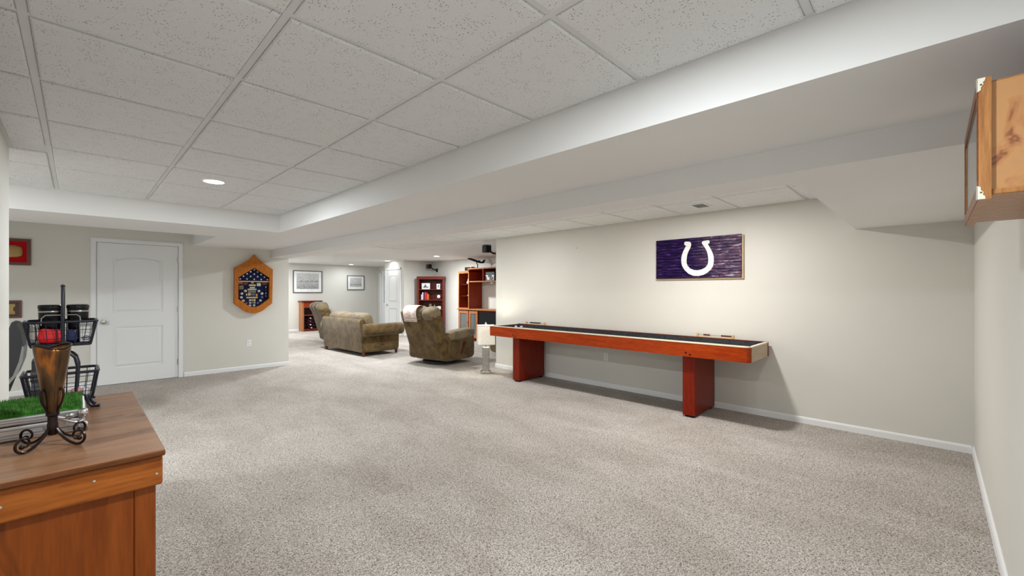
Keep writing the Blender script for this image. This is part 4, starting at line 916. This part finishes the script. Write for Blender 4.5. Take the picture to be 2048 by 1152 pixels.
b = NB(); lathe(b, [(.014, 0), (.010, .003)], 14); b.transform(Matrix.Translation((0, -.024, .098)) @ Matrix.Rotation(PI/2, 4, 'X')); obj('dial_centre', b, 'medal_silver', q)
obj('clock_body', bx(-.062, .062, .0, .05, .02, .155, .006), 'plaque_inset', q, smooth=False); obj('top_bar', bx(-.068, .068, -.022, .05, .15, .158), 'cabinet_trim', q, smooth=False)
for k in (-1, 1): obj('foot', cushion(NB(), (k*.056, .0, .012), (.02, .02, .012), .8, .8, nu=12, nv=8), 'brass', q)
def trinket(x, w, hh, m, label, top=None):
    q = thing('trinket', label, 'trinket', KL(x, .10, .79), KR); obj('block', bx(-w, w, -.03, .03, 0, hh, .006), m, q, smooth=False)
    if top: obj('ornament', cushion(NB(), (0, 0, hh+top), (w*.6, .025, top), .8, .8, nu=14, nv=10), m if top < .03 else 'patch_olive', q)
trinket(-.225, .035, .03, 'trinket_white', 'leftmost small figurine on the lower shelf of the bookcase', .045); trinket(-.03, .072, .07, 'trinket_gold', 'gold framed block with domed top on the lower bookcase shelf', .05)
trinket(.095, .038, .065, 'trinket_white', 'small white block right of the gold block in the bookcase', .04); trinket(.165, .034, .085, 'trinket_white', 'taller white ornament on the lower bookcase shelf'); trinket(.245, .048, .095, 'trinket_white', 'rightmost pale box on the lower bookcase shelf')
tag(obj('stacked_papers', bx(-.09, .09, -.05, .08, 0, .05, .003), 'book_white', None, KL(.2, .1, .45+.0), (0, 0, KR), smooth=False), 'pale papers on the shelf just above the recliner', 'papers')

# wall speakers
def speaker(label, loc, rz, side):
    q = thing('wall_speaker', label, 'speaker', loc, rz, 'small black wall speakers')
    obj('cabinet', bx(-.065, .065, -.36, -.24, -.01, .12, .012, 2), 'black_plastic', q, smooth=False); obj('grille', bx(-.055, .055, -.367, -.359, .0, .11, .004), 'book_dark', q, smooth=False)
    obj('bracket', tube(NB(), [(0, -.25, .03), (0, -.14, -.03), (0, -.01, -.05)], .018, 8), 'black_plastic', q); obj('wall_plate', bx(-.04, .04, -.02, 0, -.11, .0, .004), 'black_plastic', q, smooth=False)
speaker('small black speaker on the wall end above the lamp', (XW+.05, 5.52, 2.06), PI, 1)
speaker('small black speaker in the corner above the bookcase', (7.93, 11.10, 2.05), -PI/2+.0, 1)

# ------------------------------------------------------------------ far wall: prints and small cabinet
def print_frame(x0, x1, z0, z1, fw_, mt, pm, label):
    cx_, cz_ = (x0+x1)/2, (z0+z1)/2; w, h_ = (x1-x0)/2, (z1-z0)/2
    q = thing('framed_print', label, 'framed print', (cx_, 15.2, cz_)); obj('frame', ring_prism(NB(), [(-w, -h_), (w, -h_), (w, h_), (-w, h_)], [(-w+fw_, -h_+fw_), (w-fw_, -h_+fw_), (w-fw_, h_-fw_), (-w+fw_, h_-fw_)], -.03, -.002), 'frame_grey', q, smooth=False)
    obj('mat', bx(-w+fw_, w-fw_, -.016, -.003, -h_+fw_, h_-fw_), 'mat_board', q, smooth=False)
    obj('picture', bx(-w+mt, w-mt, -.019, -.015, -h_+mt*1.15, h_-mt*.8), pm, q, smooth=False)
    return q
print_frame(5.042, 5.999, 1.285, 2.035, .024, .115, 'print_harbour', 'large black and white harbour print above the small cabinet')
print_frame(6.892, 7.544, 1.385, 1.912, .022, .10, 'print_village', 'smaller black and white print near the exit door')
w_ = thing('wine_cabinet', 'small cherry cabinet with drawer and bottles below the large print', 'cabinet', (5.54, 15.19, 0))
def WC(name, m, *a, **k): return obj(name, bx(*a, **k), m, w_, smooth=False)
WC('side_panel', 'cabinet_trim', -.31, -.25, -.30, 0, 0, .98); WC('side_panel', 'cabinet_trim', .25, .31, -.30, 0, 0, .98)
WC('top', 'mahogany', -.35, .35, -.34, 0, .98, 1.02, bev=.012); WC('back', 'cabinet_dark', -.25, .25, -.015, -.002, .04, .98); WC('shelf', 'cherry_cabinet', -.25, .25, -.29, -.015, .52, .55); WC('shelf', 'cherry_cabinet', -.25, .25, -.28, -.015, .04, .07); WC('plinth', 'mahogany', -.25, .25, -.28, -.26, 0, .045)
dr = WC('drawer', 'cherry_cabinet', -.245, .245, -.295, -.27, .78, .975, bev=.006); obj('knob', cushion(NB(), (.0, -.31, .87), (.022, .016, .022), 1, 1, nu=12, nv=8), 'foil_white', dr)
k = 0
for z, m in ((.12, 'foil_white'), (.225, 'foil_white'), (.335, 'foil_red'), (.44, 'foil_white')):
    q = thing('wine_bottle', 'dark wine bottle lying on the %s row of the small cabinet' % ('lowest', 'second', 'third', 'top')[k], 'bottle', (5.46+.03*(k == 0), 15.0, z), 0, 'bottles in the small cabinet'); k += 1
    b = NB(); lathe(b, [(.012, -.235), (.013, -.16), (.038, -.10), (.04, .10), (.02, .11)], 14); b.transform(Matrix.Rotation(-PI/2, 4, 'X')); obj('bottle_body', b, 'bottle_dark', q)
    b = NB(); lathe(b, [(.016, -.245), (.017, -.19)], 14); b.transform(Matrix.Rotation(-PI/2, 4, 'X')); obj('foil', b, m, q)
    rk = obj('bottle_rest', bx(-.20, .20, -.02, .02, -.055, -.041), 'mahogany_dark', w_, (.0, -.19, z), smooth=False)
